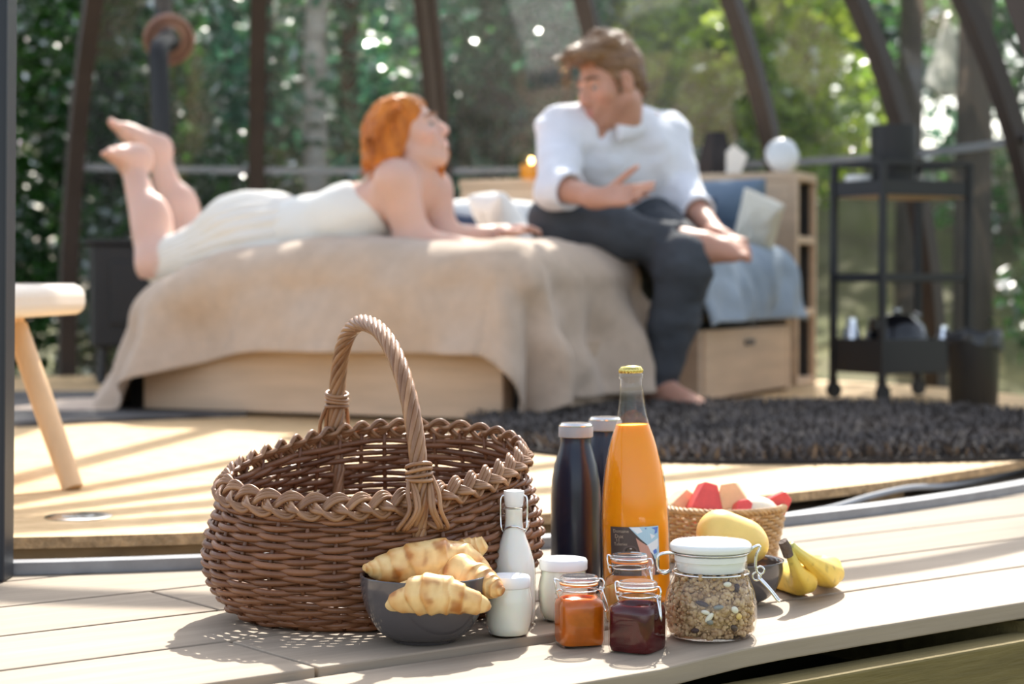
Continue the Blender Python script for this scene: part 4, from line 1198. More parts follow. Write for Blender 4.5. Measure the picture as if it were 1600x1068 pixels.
croissant('croissant', 'large croissant lying across the back left of the bowl', [pc(569, 886, -.012), pc(592, 888, .0), pc(628, 882, .012), pc(675, 876, .022), pc(718, 876, .03), pc(750, 890, .03), pc(766, 904, .022)],
          [.004, .014, .022, .0265, .022, .013, .004], 1.3, .95)
croissant('croissant', 'croissant at the right of the bowl with its tip pointing at the milk bottle', [pc(672, 858, .036), pc(694, 880, .024), pc(720, 897, .008), pc(748, 908, -.006), pc(772, 918, -.018), pc(785, 923, -.024)],
          [.006, .018, .0235, .020, .0125, .005], 5.1, .95, 5)
croissant('croissant', 'croissant hidden at the back, only its pale rounded end showing above', [pc(758, 846, .052), pc(742, 856, .052), pc(716, 868, .05), pc(690, 880, .046), pc(664, 892, .04)], [.008, .0145, .018, .018, .008], 9.7, .95, 4)
croissant('croissant', 'pale golden croissant lying over the front rim of the bowl', [pc(602, 945, -.040), pc(622, 938, -.050), pc(650, 930, -.055), pc(688, 928, -.055), pc(724, 936, -.050), pc(750, 944, -.040), pc(764, 948, -.032)],
          [.006, .0155, .0215, .022, .0165, .011, .004], 14.2, .98, 4)
croissant('croissant', 'croissant lowest in the bowl, only its brown end showing at the left', [pc(589, 936, -.030), pc(605, 942, -.018), pc(630, 950, -.004), pc(665, 955, .008), pc(700, 950, .012)], [.005, .012, .0165, .0165, .006], 21.0, .95, 5)

# ------------------------------------------------------------------ glass things
M_chrome = mat('wire_chrome', (.78, .78, .78), .16, metal=1)
M_gj = shell_glass('jar_glass', (.99, .995, .99), refl=1.1)
M_glid = shell_glass('jar_lid_glass', (.97, .98, .97), refl=2.6, haze=.10)
M_gjo = shell_glass('jar_glass_b', (.985, .99, .985), refl=.9)
M_milk = mat('milk', (.86, .85, .78), .35, sub=.2, spec=.3)
M_yog = mat('yogurt', (.84, .84, .74), .3, sub=.2, spec=.4)
M_wplas = mat('white_plastic', (.84, .85, .86), .35, spec=.4)
def wire(pts, name, par, r=.0011, n=20, closed=False):
    m = MB(); p = bez(pts, n) if len(pts) > 2 else np.array(pts); m.tube(p, r, 6, closed=closed); return m.build(name, M_chrome, par, angle=180)

# milk bottle with swing stopper
MC = P(803, 900, 2.172) * (1, 1, 0)
mb = empty('milk_bottle', tuple(MC), 0, 'small glass bottle of milk with a white swing stopper and wire clip', 'bottle')
k_ = .0249
mp_ = [(.020, 0), (.0245, .003), (.025, .012), (.0249, .060), (.0235, .072), (.0195, .086), (.0150, .098), (.0118, .108), (.0108, .116), (.0108, .130), (.0125, .131), (.0125, .1355), (.0108, .1365)]
MB().lathe(mp_, 40, capt=False).build('glass', M_gj, mb, angle=180)
MB().lathe([(r - .0012, min(z + .0015, .1340)) for r, z in mp_ if z <= .1301], 40).build('milk', M_milk, mb, angle=60)
MB().lathe([(.0095, .134), (.0105, .137), (.0118, .150), (.0114, .152), (.004, .1535)], 28).build('stopper', M_wplas, mb, angle=60)
for s in (-1, 1): wire([(s * .006, -.001, .147), (s * .0135, -.002, .146), (s * .0152, -.003, .138), (s * .0150, -.004, .120), (s * .0142, -.006, .110), (s * .0125, -.004, .106)], 'wire_clip', mb)
wire([(-.0125, -.003, .108), (0, -.0125, .113), (.0125, -.003, .108), (.016, -.002, .112), (.0165, -.004, .117), (.0135, -.004, .118)], 'wire_clip', mb)
def yogurt(c, label, r=.0264, h=.0665, lid=.0222):
    o = empty('yogurt_jar', tuple(c), 0, label, 'jar', 'yogurt jars')
    pr = [(r * .70, 0), (r * .80, .001), (r * .93, .010), (r, .026), (r * .99, .040), (r * .90, .052), (lid * .98, .0585), (lid * .98, h - .003)]
    MB().lathe(pr, 40, capt=False).build('glass', M_gj, o, angle=180)
    MB().lathe([(max(.001, a - .0012), min(b + .002, h - .012)) for a, b in pr], 40).build('yogurt', M_yog, o, angle=60)
    MB().lathe([(lid + .0008, h - .0125), (lid + .0014, h - .0115), (lid + .0014, h - .002), (lid, h), (lid * .9, h - .0007)], 40).build('lid', M_wplas, o, angle=60)
    return o
yogurt(G(795, 998, 0) * (1, 1, 0) + V3(0, .0205, 0), 'white yogurt jar with a white lid directly in front of the milk bottle')
yogurt(G(881, 974, 0) * (1, 1, 0) + V3(0, .022, 0), 'white yogurt jar with a white lid behind the apricot jam jar', .0290, .0715, .0262)

# steel bottles
M_steel = mat('dark_blue_lacquer', (.008, .014, .034), .3, spec=.4, coat=.1)
M_cap = mat('grey_cap_band', (.34, .33, .33), .5)
M_captop = mat('polished_steel', (.80, .79, .77), .14, metal=1)
def flask(c, label):
    o = empty('insulated_bottle', tuple(c), 0, label, 'bottle', 'dark insulated bottles')
    MB().lathe([(.028, 0), (.0305, .002), (.0312, .010), (.0312, .120), (.0300, .140), (.0268, .160), (.0222, .176), (.0196, .186), (.0190, .190), (.0190, .194)], 48).build('body', M_steel, o, angle=60)
    MB().lathe([(.0200, .1945), (.0216, .1955), (.0216, .2075), (.0210, .2085)], 48).build('cap', M_cap, o, angle=40)
    MB().lathe([(.0213, .2088), (.0213, .2098), (.019, .2125), (.012, .2131), (.002, .2131)], 48).build('cap_top', M_captop, o, angle=40)
flask(P(899.5, 900, 2.40) * (1, 1, 0), 'front dark insulated steel bottle with a grey cap, left of the juice bottle')
flask(P(945, 900, 2.51) * (1, 1, 0), 'rear dark insulated steel bottle half hidden behind the juice bottle')

# juice bottle
M_juice = mat('orange_juice', (.96, .31, .004), .4, sub=.25, spec=.15, var=.06, vscale=10)
JC = P(996, 930, 2.325) * (1, 1, 0)
jb = empty('juice_bottle', tuple(JC), 0, 'tall clear glass bottle of orange juice with a gold crown cap', 'bottle', rot=(0, -.030, 0))
sc = 2.325 / F
jp = [(.038, 0), (.0415, .004), (.0420, .012)]
for w, y in ((107, 860), (107, 820), (104.5, 790), (100, 765), (93.5, 740), (85.5, 720), (77, 700), (68, 684), (55, 665), (46, 648), (40.5, 630), (36.5, 610), (33.5, 592)):
    jp.append((w * sc / 2, .385 - (y - YH) * sc))
zt = jp[-1][1]
gp = jp + [(.0150, zt + .001), (.0152, zt + .006), (.0135, zt + .0075), (.0132, zt + .010)]
MB().lathe(gp, 56, capt=False).build('glass', M_gjo, jb, angle=180)
MB().lathe([(max(r - .0016, .001), z + .002) for r, z in jp if z <= .2155] + [(.0195, .2155)], 56).build('juice', M_juice, jb, angle=60)
M_gold = mat('gold_crown', (.62, .50, .16), .25, metal=1)
MB().lathe([(.0134, zt + .0075), (.0142, zt + .0085), (.0146, zt + .0105), (.0138, zt + .0135), (.0122, zt + .0155), (.004, zt + .0165), (.001, zt + .0165)], 84, fn=lambda t, z: 1 + (.05 * np.cos(21 * t) if z < zt + .012 else 0), capb=False).build('crown_cap', M_gold, jb, angle=180)
# label: flat print wrapped on the glass
LW, LH, LZ0 = .0632, .0585, .0380
LR = .0420
def onb(s, t, off):
    """label coordinates (0..1 across, 0..1 up) to the bottle wall"""
    a = (s - .5) * LW / LR - .10
    z = LZ0 + t * LH
    r = np.interp(z, [q[1] for q in jp], [q[0] for q in jp]) + off
    return np.stack([r * np.sin(a), -r * np.cos(a), z + 0 * a], -1)
def patch(poly, off, mt, name, par):
    """flat printed shape from a polygon, cut fine enough to bend round the bottle"""
    bmv = MB(); poly = np.array(poly, float)
    x0, x1 = poly[:, 0].min(), poly[:, 0].max(); N = max(2, int((x1 - x0) * 22))
    rows = []
    for i in range(N):
        a, b = x0 + (x1 - x0) * i / N, x0 + (x1 - x0) * (i + 1) / N
        pl = clip_poly(clip_poly([tuple(q) for q in poly], np.array([a, 0]), np.array([1.0, 0])), np.array([b, 0]), np.array([-1.0, 0]))
        if len(pl) < 3: continue
        pl = np.array(pl); v = onb(pl[:, 0], pl[:, 1], off)
        bmv.add(v, [tuple(range(len(v)))])
    return bmv.build(name, mt, par, angle=180)
pm = lambda n, c: mat('print_' + n, c, .45, spec=.4)
Lb = patch([(0, 0), (1, 0), (1, 1), (0, 1)], .0004, pm('brown', (.075, .055, .050)), 'label', jb)
patch([(.40, 1), (1, 1), (1, .30), (.90, .32), (.78, .60), (.62, .75)], .0006, pm('sky', (.42, .62, .74)), 'label_sky', Lb)
for k, q in enumerate([[(.42, .995), (.60, .995), (.66, .90), (.56, .86)], [(.70, .60), (.98, .75), (.985, .60), (.88, .40)], [(.80, .86), (.92, .80), (.84, .74)]]): patch(q, .0007, pm('cloud', (.78, .82, .86)), 'label_cloud', Lb)
for k, q in enumerate([[(.84, .97), (.985, .98), (.96, .86), (.90, .84), (.92, .92)], [(.86, .50), (.93, .54), (.95, .46), (.88, .42)], [(.70, .97), (.74, .98), (.73, .94)]]): patch(q, .0008, pm('blue', (.12, .22, .62)), 'label_sky_patch', Lb)
patch([(.53, .78), (.62, .70), (.76, .60), (.84, .40), (.90, .12), (.88, .0), (.62, .0), (.62, .30), (.60, .50)], .0009, pm('skin', (.56, .30, .23)), 'label_hand', Lb)
def ellp(cx, cy, rx, ry, n=18): return [(cx + rx * math.cos(2 * math.pi * i / n), cy + ry * math.sin(2 * math.pi * i / n)) for i in range(n)]
patch(ellp(.42, .51, .145, .115), .0006, pm('eye_lid', (.11, .080, .075)), 'label_eye', Lb); patch(ellp(.42, .51, .11, .08), .0007, pm('eye_dark', (.030, .022, .020)), 'label_eye', Lb)
patch(ellp(.43, .53, .075, .05), .0008, pm('eye_brown', (.07, .045, .03)), 'label_eye', Lb); patch(ellp(.43, .56, .022, .013), .0009, pm('glint', (.6, .55, .5)), 'label_eye', Lb)
patch([(.24, .33), (.30, .38), (.40, .31), (.36, .30)], .0006, pm('blaze', (.55, .45, .42)), 'label_eye', Lb)
M_txt = pm('text', (.42, .34, .26))
for txt, x, y, sz in (('Domaine', .075, .885, .0056), ('Dux', .11, .775, .0066), ('11', .13, .70, .0058), ('Tulleries', .09, .625, .0050)):
    cu = bpy.data.curves.new('text', 'FONT'); cu.body = txt; cu.size = sz; cu.resolution_u = 2
    to = bpy.data.objects.new('text', cu); COL.objects.link(to)
    dg = bpy.context.evaluated_depsgraph_get(); dg.update()
    me = bpy.data.meshes.new_from_object(to.evaluated_get(dg))
    COL.objects.unlink(to); bpy.data.objects.remove(to)
    vv = np.array([q.co[:] for q in me.vertices]); w = onb(x + vv[:, 0] / LW, y + vv[:, 1] / LH, .0011)
    me.vertices.foreach_set('co', w.astype(np.float32).ravel()); me.update()
    link('label_text', me, M_txt, Lb, False)

# clip-top jars
M_seal = mat('orange_rubber', (.85, .24, .04), .5, sub=.1)
M_apr = mat('apricot_jam', (.54, .125, .006), .25, var=.25, vscale=45, sub=.3, spec=.25)
M_redj = mat('red_jam', (.075, .004, .005), .2, var=.5, vscale=40, sub=.1, spec=.2)
M_amb = mat('amber_jelly', (.55, .28, .07), .25, var=.2, vscale=40, sub=.3)
def sqr(t, z, p=5.0): return 1 / (np.abs(np.cos(t)) ** p + np.abs(np.sin(t)) ** p) ** (1 / p) * .94
def jamjar(c, label, jam, name_jam, rz, half=.0268, zj=.046, top=.078, hook=0):
    o = empty('jam_jar', tuple(c), rz, label, 'jar', 'clip-top jam jars')
    zs = top - .024
    pr = [(half * .80, 0), (half * .96, .0015), (half, .006), (half, zs - .010), (half * .95, zs - .004), (half * .80, zs), (.0185, zs + .003), (.0185, zs + .010), (.0205, zs + .0108), (.0205, zs + .0125)]
    f = lambda t, z: sqr(t, z) if z < zs - .001 else np.ones_like(t)
    MB().lathe(pr, 48, capt=False, fn=f).build('glass', M_gj, o, angle=180)
    pj = [(half * .76, .0022), (half * .90, .003), (half * .95, .008), (half * .95, min(zs - .010, zj))]
    if zj > zs - .010: pj += [(half * .90, zs - .0045), (half * .76, zs - .001), (.017, zj)]
    MB().lathe(pj, 48, fn=lambda t, z: sqr(t, z) if z < zs - .001 else np.ones_like(t)).build(name_jam, jam, o, angle=50)
    MB().lathe([(.0195, zs + .0128), (.0212, zs + .0132), (.0212, zs + .0148), (.0195, zs + .0152)], 36, capb=False, capt=False).build('rubber_seal', M_seal, o)
    MB().lathe([(.0170, zs + .0128), (.0200, zs + .0155), (.0212, zs + .0175), (.0212, zs + .0205), (.0195, zs + .0225), (.015, zs + .0215), (.004, zs + .0212)], 40, capb=False).build('glass_lid', M_glid, o, angle=180)
    u = np.linspace(0, 2 * math.pi, 36, endpoint=False)
    m = MB(); m.tube(np.stack([.0192 * np.cos(u), .0192 * np.sin(u), zs + .007 + 0 * u], 1), .0010, 6, closed=True); m.build('wire_ring', M_chrome, o, angle=180)
    m = MB(); uu = np.linspace(math.pi, 2 * math.pi, 20); m.tube(np.stack([.0216 * np.cos(uu), .0216 * np.sin(uu), zs + .0178 + 0 * uu], 1), .0012, 6); m.build('wire_bail', M_chrome, o, angle=180)
    wire([(-.0216, 0, zs + .0178), (-.0265, .002, zs + .0195), (-.0275, .0, zs + .0175), (-.0255, -.001, zs + .006), (-.0235, 0, zs - .001)], 'wire_hinge', o)
    wire([(-.0195, 0, zs + .007), (-.024, -.002, zs + .0085), (-.0262, 0, zs + .005), (-.024, .002, zs + .003)], 'wire_hinge', o, n=16)
    wire([(.0216, 0, zs + .0178), (.026, 0, zs + .018), (.0285, -.001, zs + .013), (.0262, -.001, zs + .008), (.0235, -.001, zs + .0095), (.024, -.001, zs + .004)], 'wire_latch', o)
    wire([(.0195, 0, zs + .007), (.025, -.002, zs + .0065), (.028, -.001, zs + .009), (.0265, 0, zs + .0045)], 'wire_latch', o, n=16)
    wire([(.025, -.003, zs + .007), (.0285, -.005, zs - .004), (.031, -.006, zs - .014), (.0295, -.002, zs - .017), (.0275, .001, zs - .010), (.0255, .002, zs + .006)], 'wire_lever', o)
    return o
fz = lambda c: c + V3(0, 0, -.0083)
A1 = G(906, 1014, -.008) * (1, 1, 0) + V3(0, .027, 0)
jamjar(fz(A1), 'square clip-top jar of apricot jam, left of the red one', M_apr, 'apricot_jam', math.radians(14), .0266, .049, .0775)
A2 = G(999, 1025, -.008) * (1, 1, 0) + V3(0, .028, 0)
jamjar(fz(A2), 'square clip-top jar of dark red jam, foremost of the three', M_redj, 'red_jam', math.radians(-32), .0282, .044, .0775)
A3 = G(986, 976, 0) * (1, 1, 0) + V3(0, .027, 0)
jamjar(A3, 'square clip-top jar of amber jelly directly behind the red jam', M_amb, 'amber_jelly', math.radians(-24), .0262, .040, .0785)

# granola jar
GC = G(1117, 1004, 0) * (1, 1, 0) + V3(0, .046, 0)
gj = empty('granola_jar', tuple(GC), 0, 'round clip-top glass jar of granola with a white printed lid', 'jar')
kk = (GC[1]) / F
gp = [(.040, 0), (.0445, .0012), (.0490, .008), (.0512, .022), (.0508, .036), (.0480, .050), (.0435, .061), (.0408, .067), (.0400, .070), (.0412, .072), (.0412, .0735), (.0400, .075), (.0400, .083)]
MB().lathe(gp, 64, capt=False).build('glass', M_gj, gj, angle=180)
M_lid = mat('white_lid', (.84, .85, .82), .22, spec=.5, coat=.2)
MB().lathe([(.0365, .072), (.0378, .0745), (.0385, .0835), (.0398, .0835), (.0398, .0895), (.0380, .0905), (.0380, .0935), (.0440, .0945), (.0450, .0975), (.0445, .1010), (.0420, .1035), (.036, .1045), (.001, .1047)], 64).build('lid', M_lid, gj, angle=50)
M_pr = mat('lid_print', (.20, .18, .26), .4)
m = MB()
for k in range(44):                                # ring of dashes printed on the lid
    a = 2 * math.pi * k / 44
    R = rotz(a); m.add((np.array([[.0382, -.0018, 0], [.0390, -.0018, 0], [.0390, .0018, 0], [.0382, .0018, 0]]) @ R.T) + (0, 0, .1049), [(0, 1, 2, 3)])
for k in range(26):
    a = rng.random() * 6.28; r = .010 + .024 * rng.random(); s_ = .0010
    m.add(np.array([[-s_, -s_ * .4, 0], [s_, -s_ * .4, 0], [s_, s_ * .4, 0], [-s_, s_ * .4, 0]]) @ rotz(a + 1).T + (r * math.cos(a), r * math.sin(a), .1050), [(0, 1, 2, 3)])
m.add(np.array([[-.016, .018, 0], [-.004, .018, 0], [-.004, .0205, 0], [-.016, .0205, 0]]) + (0, 0, .1050), [(0, 1, 2, 3)])
m.build('lid_print', M_pr, gj, smooth=False)
u = np.linspace(0, 2 * math.pi, 48, endpoint=False)
m = MB(); m.tube(np.stack([.0420 * np.cos(u), .0420 * np.sin(u), .0700 + 0 * u], 1), .0012, 6, closed=True); m.build('wire_ring', M_chrome, gj, angle=180)
m = MB(); m.tube(np.stack([.0412 * np.cos(u), .0412 * np.sin(u), .0920 + 0 * u], 1), .0012, 6, closed=True); m.build('wire_bail', M_chrome, gj, angle=180)
for d in (-.0035, .0035): wire([(-.040, d - .012, .0925), (-.052, d - .013, .0925), (-.0590, d - .013, .089), (-.0595, d - .013, .078), (-.056, d - .013, .073), (-.044, d - .008, .072)], 'wire_hinge', gj, .0013)
wire([(-.060, -.014, .074), (-.052, -.016, .071), (-.046, -.012, .0735)], 'wire_hinge', gj, .0022, 8)
for d in (-.003, .003): wire([(.040, d - .008, .0925), (.046, d - .010, .0985), (.052, d - .010, .1005), (.0525, d - .010, .097), (.049, d - .010, .090), (.048, d - .010, .078), (.050, d - .010, .070)], 'wire_latch', gj, .0013)
q = np.linspace(0, 2 * math.pi, 20, endpoint=False)
for (cx, cz, r) in ((.0530, .0735, .0042), (.0490, .067, .0045)):
    m = MB(); m.tube(np.stack([cx + r * np.cos(q), -.012 + 0 * q, cz + r * np.sin(q)], 1), .0012, 6, closed=True); m.build('wire_latch', M_chrome, gj, angle=180)
wire([(.050, -.010, .068), (.060, -.012, .058), (.070, -.012, .046), (.0735, -.013, .041), (.0715, -.016, .0405), (.063, -.016, .052), (.050, -.014, .066)], 'wire_lever', gj, .0014, 36)
# granola: many rounded clusters, with raisins, coconut chips and nuts among them
M_gran = mat('toasted_oat', (.70, .50, .28), .7, bump=.5, bscale=120, col2=(.30, .155, .065), vscale=110, bdist=.003)
def gr_r(z): return np.interp(z, [b for a, b in gp], [a for a, b in gp]) - .0022
m = MB()
for k in range(2600):
    z = .004 + .066 * rng.random(); R_ = gr_r(z)
    r = R_ - .0028 - .007 * rng.random() ** 2 if k < 2250 else R_ * math.sqrt(rng.random()) * .9
    if k >= 2450: z = .066 + .004 * rng.random()
    if k >= 2250 and k < 2450: z = .006 + .01 * rng.random()
    a = 2 * math.pi * rng.random(); s_ = .0014 + .0026 * rng.random() ** 1.5
    m.ell((r * math.cos(a), r * math.sin(a), z), (s_, s_ * (.7 + .5 * rng.random()), s_ * (.7 + .4 * rng.random())), R=rotz(rng.random() * 3), seg=7, rings=5)
m.lathe([(.034, .004), (.041, .012), (.0435, .024), (.043, .036), (.040, .050), (.035, .060), (.030, .066)], 30)
g = m.build('granola', M_gran, gj, angle=180); tag(g, kind='stuff')
M_rais = mat('raisin', (.055, .025, .022), .5, bump=.4, bscale=150)
M_coco = mat('coconut_chip', (.85, .80, .66), .6)
M_nut = mat('yellow_nut', (.80, .55, .18), .5)
M_seed = mat('grey_seed', (.22, .22, .20), .5)
def ongl(px, py):
    """point just inside the jar wall seen at a pixel"""
    z = .385 - (py - YH) * (GC[1] - .045) / F; x = (px - 800) / F * (GC[1] - .045) - GC[0]
    R_ = gr_r(z) + .0006; y = -math.sqrt(max(R_ ** 2 - x ** 2, 1e-6)); return V3(x, y, z)
for (px, py, kind, s1, s2, an) in ((1098, 945, 'raisin', .0085, .0034, .25), (1087, 988, 'raisin', .0058, .0034, -.2), (1150, 984, 'raisin', .006, .004, .5), (1156, 922, 'raisin', .0045, .0055, 0), (1124, 950, 'grey_seed', .007, .003, -.1),
                                (1109, 966, 'coconut_chip', .008, .0035, -.9), (1103, 958, 'coconut_chip', .006, .003, .2), (1151, 955, 'coconut_chip', .006, .0042, .6), (1140, 916, 'coconut_chip', .006, .0035, .1), (1158, 966, 'nut', .0045, .0042, 0), (1110, 973, 'grey_seed', .005, .0035, .3)):
    c = ongl(px, py); fwd = unit(V3(c[0], c[1], 0)); R = np.stack([V3(-fwd[1], fwd[0], 0), fwd, V3(0, 0, 1)], 1) @ np.array(Matrix.Rotation(an, 3, 'Y'))
    m = MB(); m.ell(c - fwd * .0012, (s1 * .85, .0022, s2 * .85), R=R, seg=10, rings=6); m.build(kind, {'raisin': M_rais, 'coconut_chip': M_coco, 'nut': M_nut, 'grey_seed': M_seed}[kind], gj, angle=180)

# ------------------------------------------------------------------ bananas
M_ban = mat('banana_skin', (1, 1, 1), .42, attr=True, var=.14, vscale=35, spec=.4, bump=.1, bscale=30)
bn_ = empty('banana_bunch', tuple(P(1250, 930, 2.36) * (1, 1, 0)), 0, 'two ripe bananas joined at a dark stem at the right of the picnic', 'banana')
BO2 = np.array(bn_.location)
def banana(pts, rad, seed):
    q = bez(np.c_[np.array(pts), rad], 70); p, r = q[:, :3] - BO2, q[:, 3]
    t = np.gradient(p, axis=0); t /= np.linalg.norm(t, axis=1)[:, None]
    a = np.cross(t, V3(.3, 1, .2)); a /= np.linalg.norm(a, axis=1)[:, None]; b = np.cross(t, a)
    NSG = 30; th_ = np.linspace(0, 2 * math.pi, NSG, endpoint=False)
    k = 1 + .055 * np.cos(5 * th_ + seed) + .012 * np.cos(10 * th_)
    v = p[:, None] + (a[:, None] * np.cos(th_)[None, :, None] + b[:, None] * np.sin(th_)[None, :, None]) * (r[:, None] * k)[..., None]
    m = MB(); m.grid(v, wrap=True); m.f.append(list(range(NSG))[::-1]); m.f.append([(len(p) - 1) * NSG + j for j in range(NSG)]); m.mi += [0, 0]
    o = m.build('banana', M_ban, bn_, angle=180)
    s_ = np.linspace(0, 1, len(p))[:, None] + 0 * th_[None]
    g = np.clip(1 - s_ / .30, 0, 1)[..., None]
    c = V3(.88, .62, .10) * (1 - g) + V3(.66, .62, .16) * g
    flat = v.reshape(-1, 3); n1 = np.array([mnoise.noise(Vector(x * 120)) for x in flat]).reshape(s_.shape)
    e = (np.clip(np.cos(5 * th_ + seed)[None] - .93, 0, 1) * 6 + np.clip(n1 - .45, 0, 1) * 4)[..., None]
    c = c * (1 - np.clip(e, 0, 1) * .45); c = c * (1 - np.clip((s_ - .96) * 30, 0, 1)[..., None] * .85)
    ca = o.data.color_attributes.new('Col', 'FLOAT_COLOR', 'POINT'); c = c.reshape(-1, 3); ca.data.foreach_set('color', np.c_[c, np.ones(len(c))].astype(np.float32).ravel())
    return o
zz = lambda p, z: np.array([p[0], p[1], z])
banana([P(1231, 856, 2.285), P(1238, 874, 2.292), P(1246, 893, 2.31), zz(P(1254, 913, 2.345), .024), zz(P(1240, 920, 2.385), .0195), zz(P(1214, 920, 2.425), .018), zz(P(1184, 914, 2.46), .018), zz(P(1168, 908, 2.48), .022)],
       [.0060, .0062, .0095, .0180, .0190, .0170, .0115, .005], .4)
banana([P(1234, 852, 2.285), P(1247, 863, 2.295), P(1264, 876, 2.315), P(1287, 893, 2.36) , zz(P(1294, 905, 2.41), .024), zz(P(1280, 910, 2.46), .020), zz(P(1256, 906, 2.50), .019), zz(P(1238, 900, 2.53), .022)],
       [.0058, .0062, .0085, .0165, .0195, .0175, .0115, .005], 1.2)
c0, c1 = P(1223, 845, 2.279) - BO2, P(1232, 868, 2.285) - BO2
m = MB(); m.tube([c0, c0 * .6 + c1 * .4 + V3(.001, 0, 0), c1], [.0058, .0068, .0062], 9); m.build('stem', mat('banana_stem', (.12, .085, .065), .85, bump=.6, bscale=90), bn_)
# ------------------------------------------------------------------ people
M_skin = mat('skin', (1, 1, 1), .5, attr=True, sub=.25, spec=.35, bump=.05, bscale=60)
M_eye = mat('eye_white', (.40, .35, .33), .5, spec=.2)
M_iris = mat('iris', (.06, .05, .04), .2)

class Head:
    """a head frame: x to the figure's right, y forward, z up"""
    def __init__(s, c, fwd, up, k=1.0):
        y = unit(fwd); x = unit(np.cross(y, up)); z = np.cross(x, y)
        s.R, s.c, s.k = np.stack([x, y, z], 1), np.asarray(c, float), k
    def p(s, x, y, z): return s.c + s.R @ (V3(x, y, z) * s.k)
    def ell(s, S, c, r, k=.015, op='add'): S.ell(s.p(*c), V3(*r) * s.k, s.R, k, op)
    def cone(s, S, a, b, ra, rb, k=.012, op='add'): S.cone(s.p(*a), s.p(*b), ra * s.k, rb * s.k, k, op)

def head_sdf(S, h, male=True):
    h.ell(S, (0, -.018, .040), (.074, .096, .080), .02)
    h.ell(S, (0, .028, -.025), (.061 if male else .058, .064, .082), .03)
    h.ell(S, (0, .064, -.098), (.022, .018, .018), .025)
    jw = .056 if male else .050
    for sx in (-1, 1):
        h.cone(S, (sx * jw, -.008, -.052), (sx * .018, .058, -.100), .020, .016, .025)
        h.ell(S, (sx * .040, .058, -.018), (.024, .022, .020), .025)
        h.ell(S, (sx * .033, .094, .006), (.018, .016, .012), .010, 'sub')
        h.cone(S, (sx * .012, .086, .026), (sx * .046, .072, .026), .010 if male else .007, .007, .012)
        h.ell(S, (sx * .074, -.012, -.004), (.010, .021, .032), .006)
        h.ell(S, (sx * .080, -.004, -.002), (.006, .011, .018), .004, 'sub')
        h.ell(S, (sx * .011, .098, -.036), (.009, .010, .008), .006)
    for sx in (-1, 1): h.ell(S, (sx * .033, .0775, .0135), (.0155, .0095, .0065), .004)
    h.cone(S, (0, .086, .016), (0, .110, -.030), .0085, .0125, .010)
    h.ell(S, (0, .082, -.066), (.026, .012, .020), .015)
    h.cone(S, (-.020, .086, -.060), (.020, .086, -.060), .0062, .0062, .006); h.cone(S, (-.018, .086, -.072), (.018, .086, -.072), .0072, .0072, .006)

def head_parts(h, parent, brow, org):
    for sx in (-1, 1):
        c = h.p(sx * .033, .0755, .006)
        m = MB(); m.ell(c - org, .0122 * h.k, seg=14, rings=10); e = m.build('eye', M_eye, parent)
        m = MB(); m.ell(h.p(sx * .033 , .0840, .0045) - org, (.0055 * h.k, .0048 * h.k, .0055 * h.k), R=h.R, seg=12, rings=8); m.build('iris', M_iris, e)
        m = MB(); m.tube([h.p(sx * .033 + q * .0132, .0850 - abs(q) * .004, .0085 - abs(q) * .004 + (1 - abs(q)) * .003) - org for q in (-1, -.5, 0, .5, 1)], [.0012, .0022, .0024, .0022, .0012], 6); m.build('upper_lid', mat('eyelid', (.50, .28, .21), .5), e)
        m = MB(); m.tube([h.p(sx * x, y, z) - org for x, y, z in ((.012, .093, .029), (.026, .092, .034), (.040, .084, .034), (.052, .072, .028))], [.003, .0042, .0038, .0018], 8); m.build('eyebrow', brow, parent)
    m = MB(); m.tube([h.p(x, y, z) - org for x, y, z in ((-.022, .085, -.064), (-.010, .0935, -.0605), (0, .0940, -.062), (.010, .0935, -.0605), (.022, .085, -.064))], [.0015, .0042, .0042, .0042, .0015], 8)
    m.tube([h.p(x, y, z) - org for x, y, z in ((-.020, .084, -.067), (-.008, .0930, -.0725), (.008, .0930, -.0725), (.020, .084, -.067))], [.0015, .0050, .0050, .0015], 8)
    m.build('lips', mat('lips', (.56, .20, .17), .4), parent)

def hand_sdf(S, wrist, d, n, thumb, size=.18, curl=(.1, .1, .1, .1), spread=.10, fr=.0082, tcurl=.3, twist=0):
    """palm and five fingers; d = along the hand, n = back-of-hand normal, thumb = side the thumb leaves from"""
    d = unit(d); n = unit(np.asarray(n) - d * np.dot(n, d)); t = np.cross(d, n)
    if np.dot(t, thumb) < 0: t = -t
    w = np.asarray(wrist, float); k = size / .18
    L = .088 * k
    for q in (-.028, -.009, .010, .029): S.cone(w + d * .012 + t * q * .55, w + d * L + t * q * k, .0145 * k, .0125 * k, .010)
    S.cone(w - d * .02, w + d * .02, .024, .022, .02)
    lens = (.066, .082, .088, .080)                # little, ring, middle, index
    for i, (q, l, c) in enumerate(zip((-.030, -.0105, .010, .030), lens, curl)):
        p = w + d * (L - .006 + (0 if i else -.008)) + t * q * k
        dd = unit(d + t * spread * (q / .03))
        l *= k
        for j, (fl, fa) in enumerate(((.45, .35), (.30, .85), (.25, .75))):
            ax = unit(dd - n * (c * fa * 1.6)); dd = ax
            p2 = p + ax * l * fl
            S.cone(p, p2, fr * k * (1 - .08 * j), fr * k * (.92 - .08 * j), .003); p = p2
    p = w + d * .022 * k + t * .022 * k
    a = unit(d * .75 + t * .75 - n * .25); p2 = p + a * .044 * k; S.cone(p, p2, .0145 * k, .0110 * k, .008)
    a = unit(d * (.9) + t * (.55 - tcurl) - n * .2); p3 = p2 + a * .034 * k; S.cone(p2, p3, .0105 * k, .0092 * k, .003)
    a = unit(a - n * tcurl * .4); S.cone(p3, p3 + a * .026 * k, .0092 * k, .0075 * k, .003)

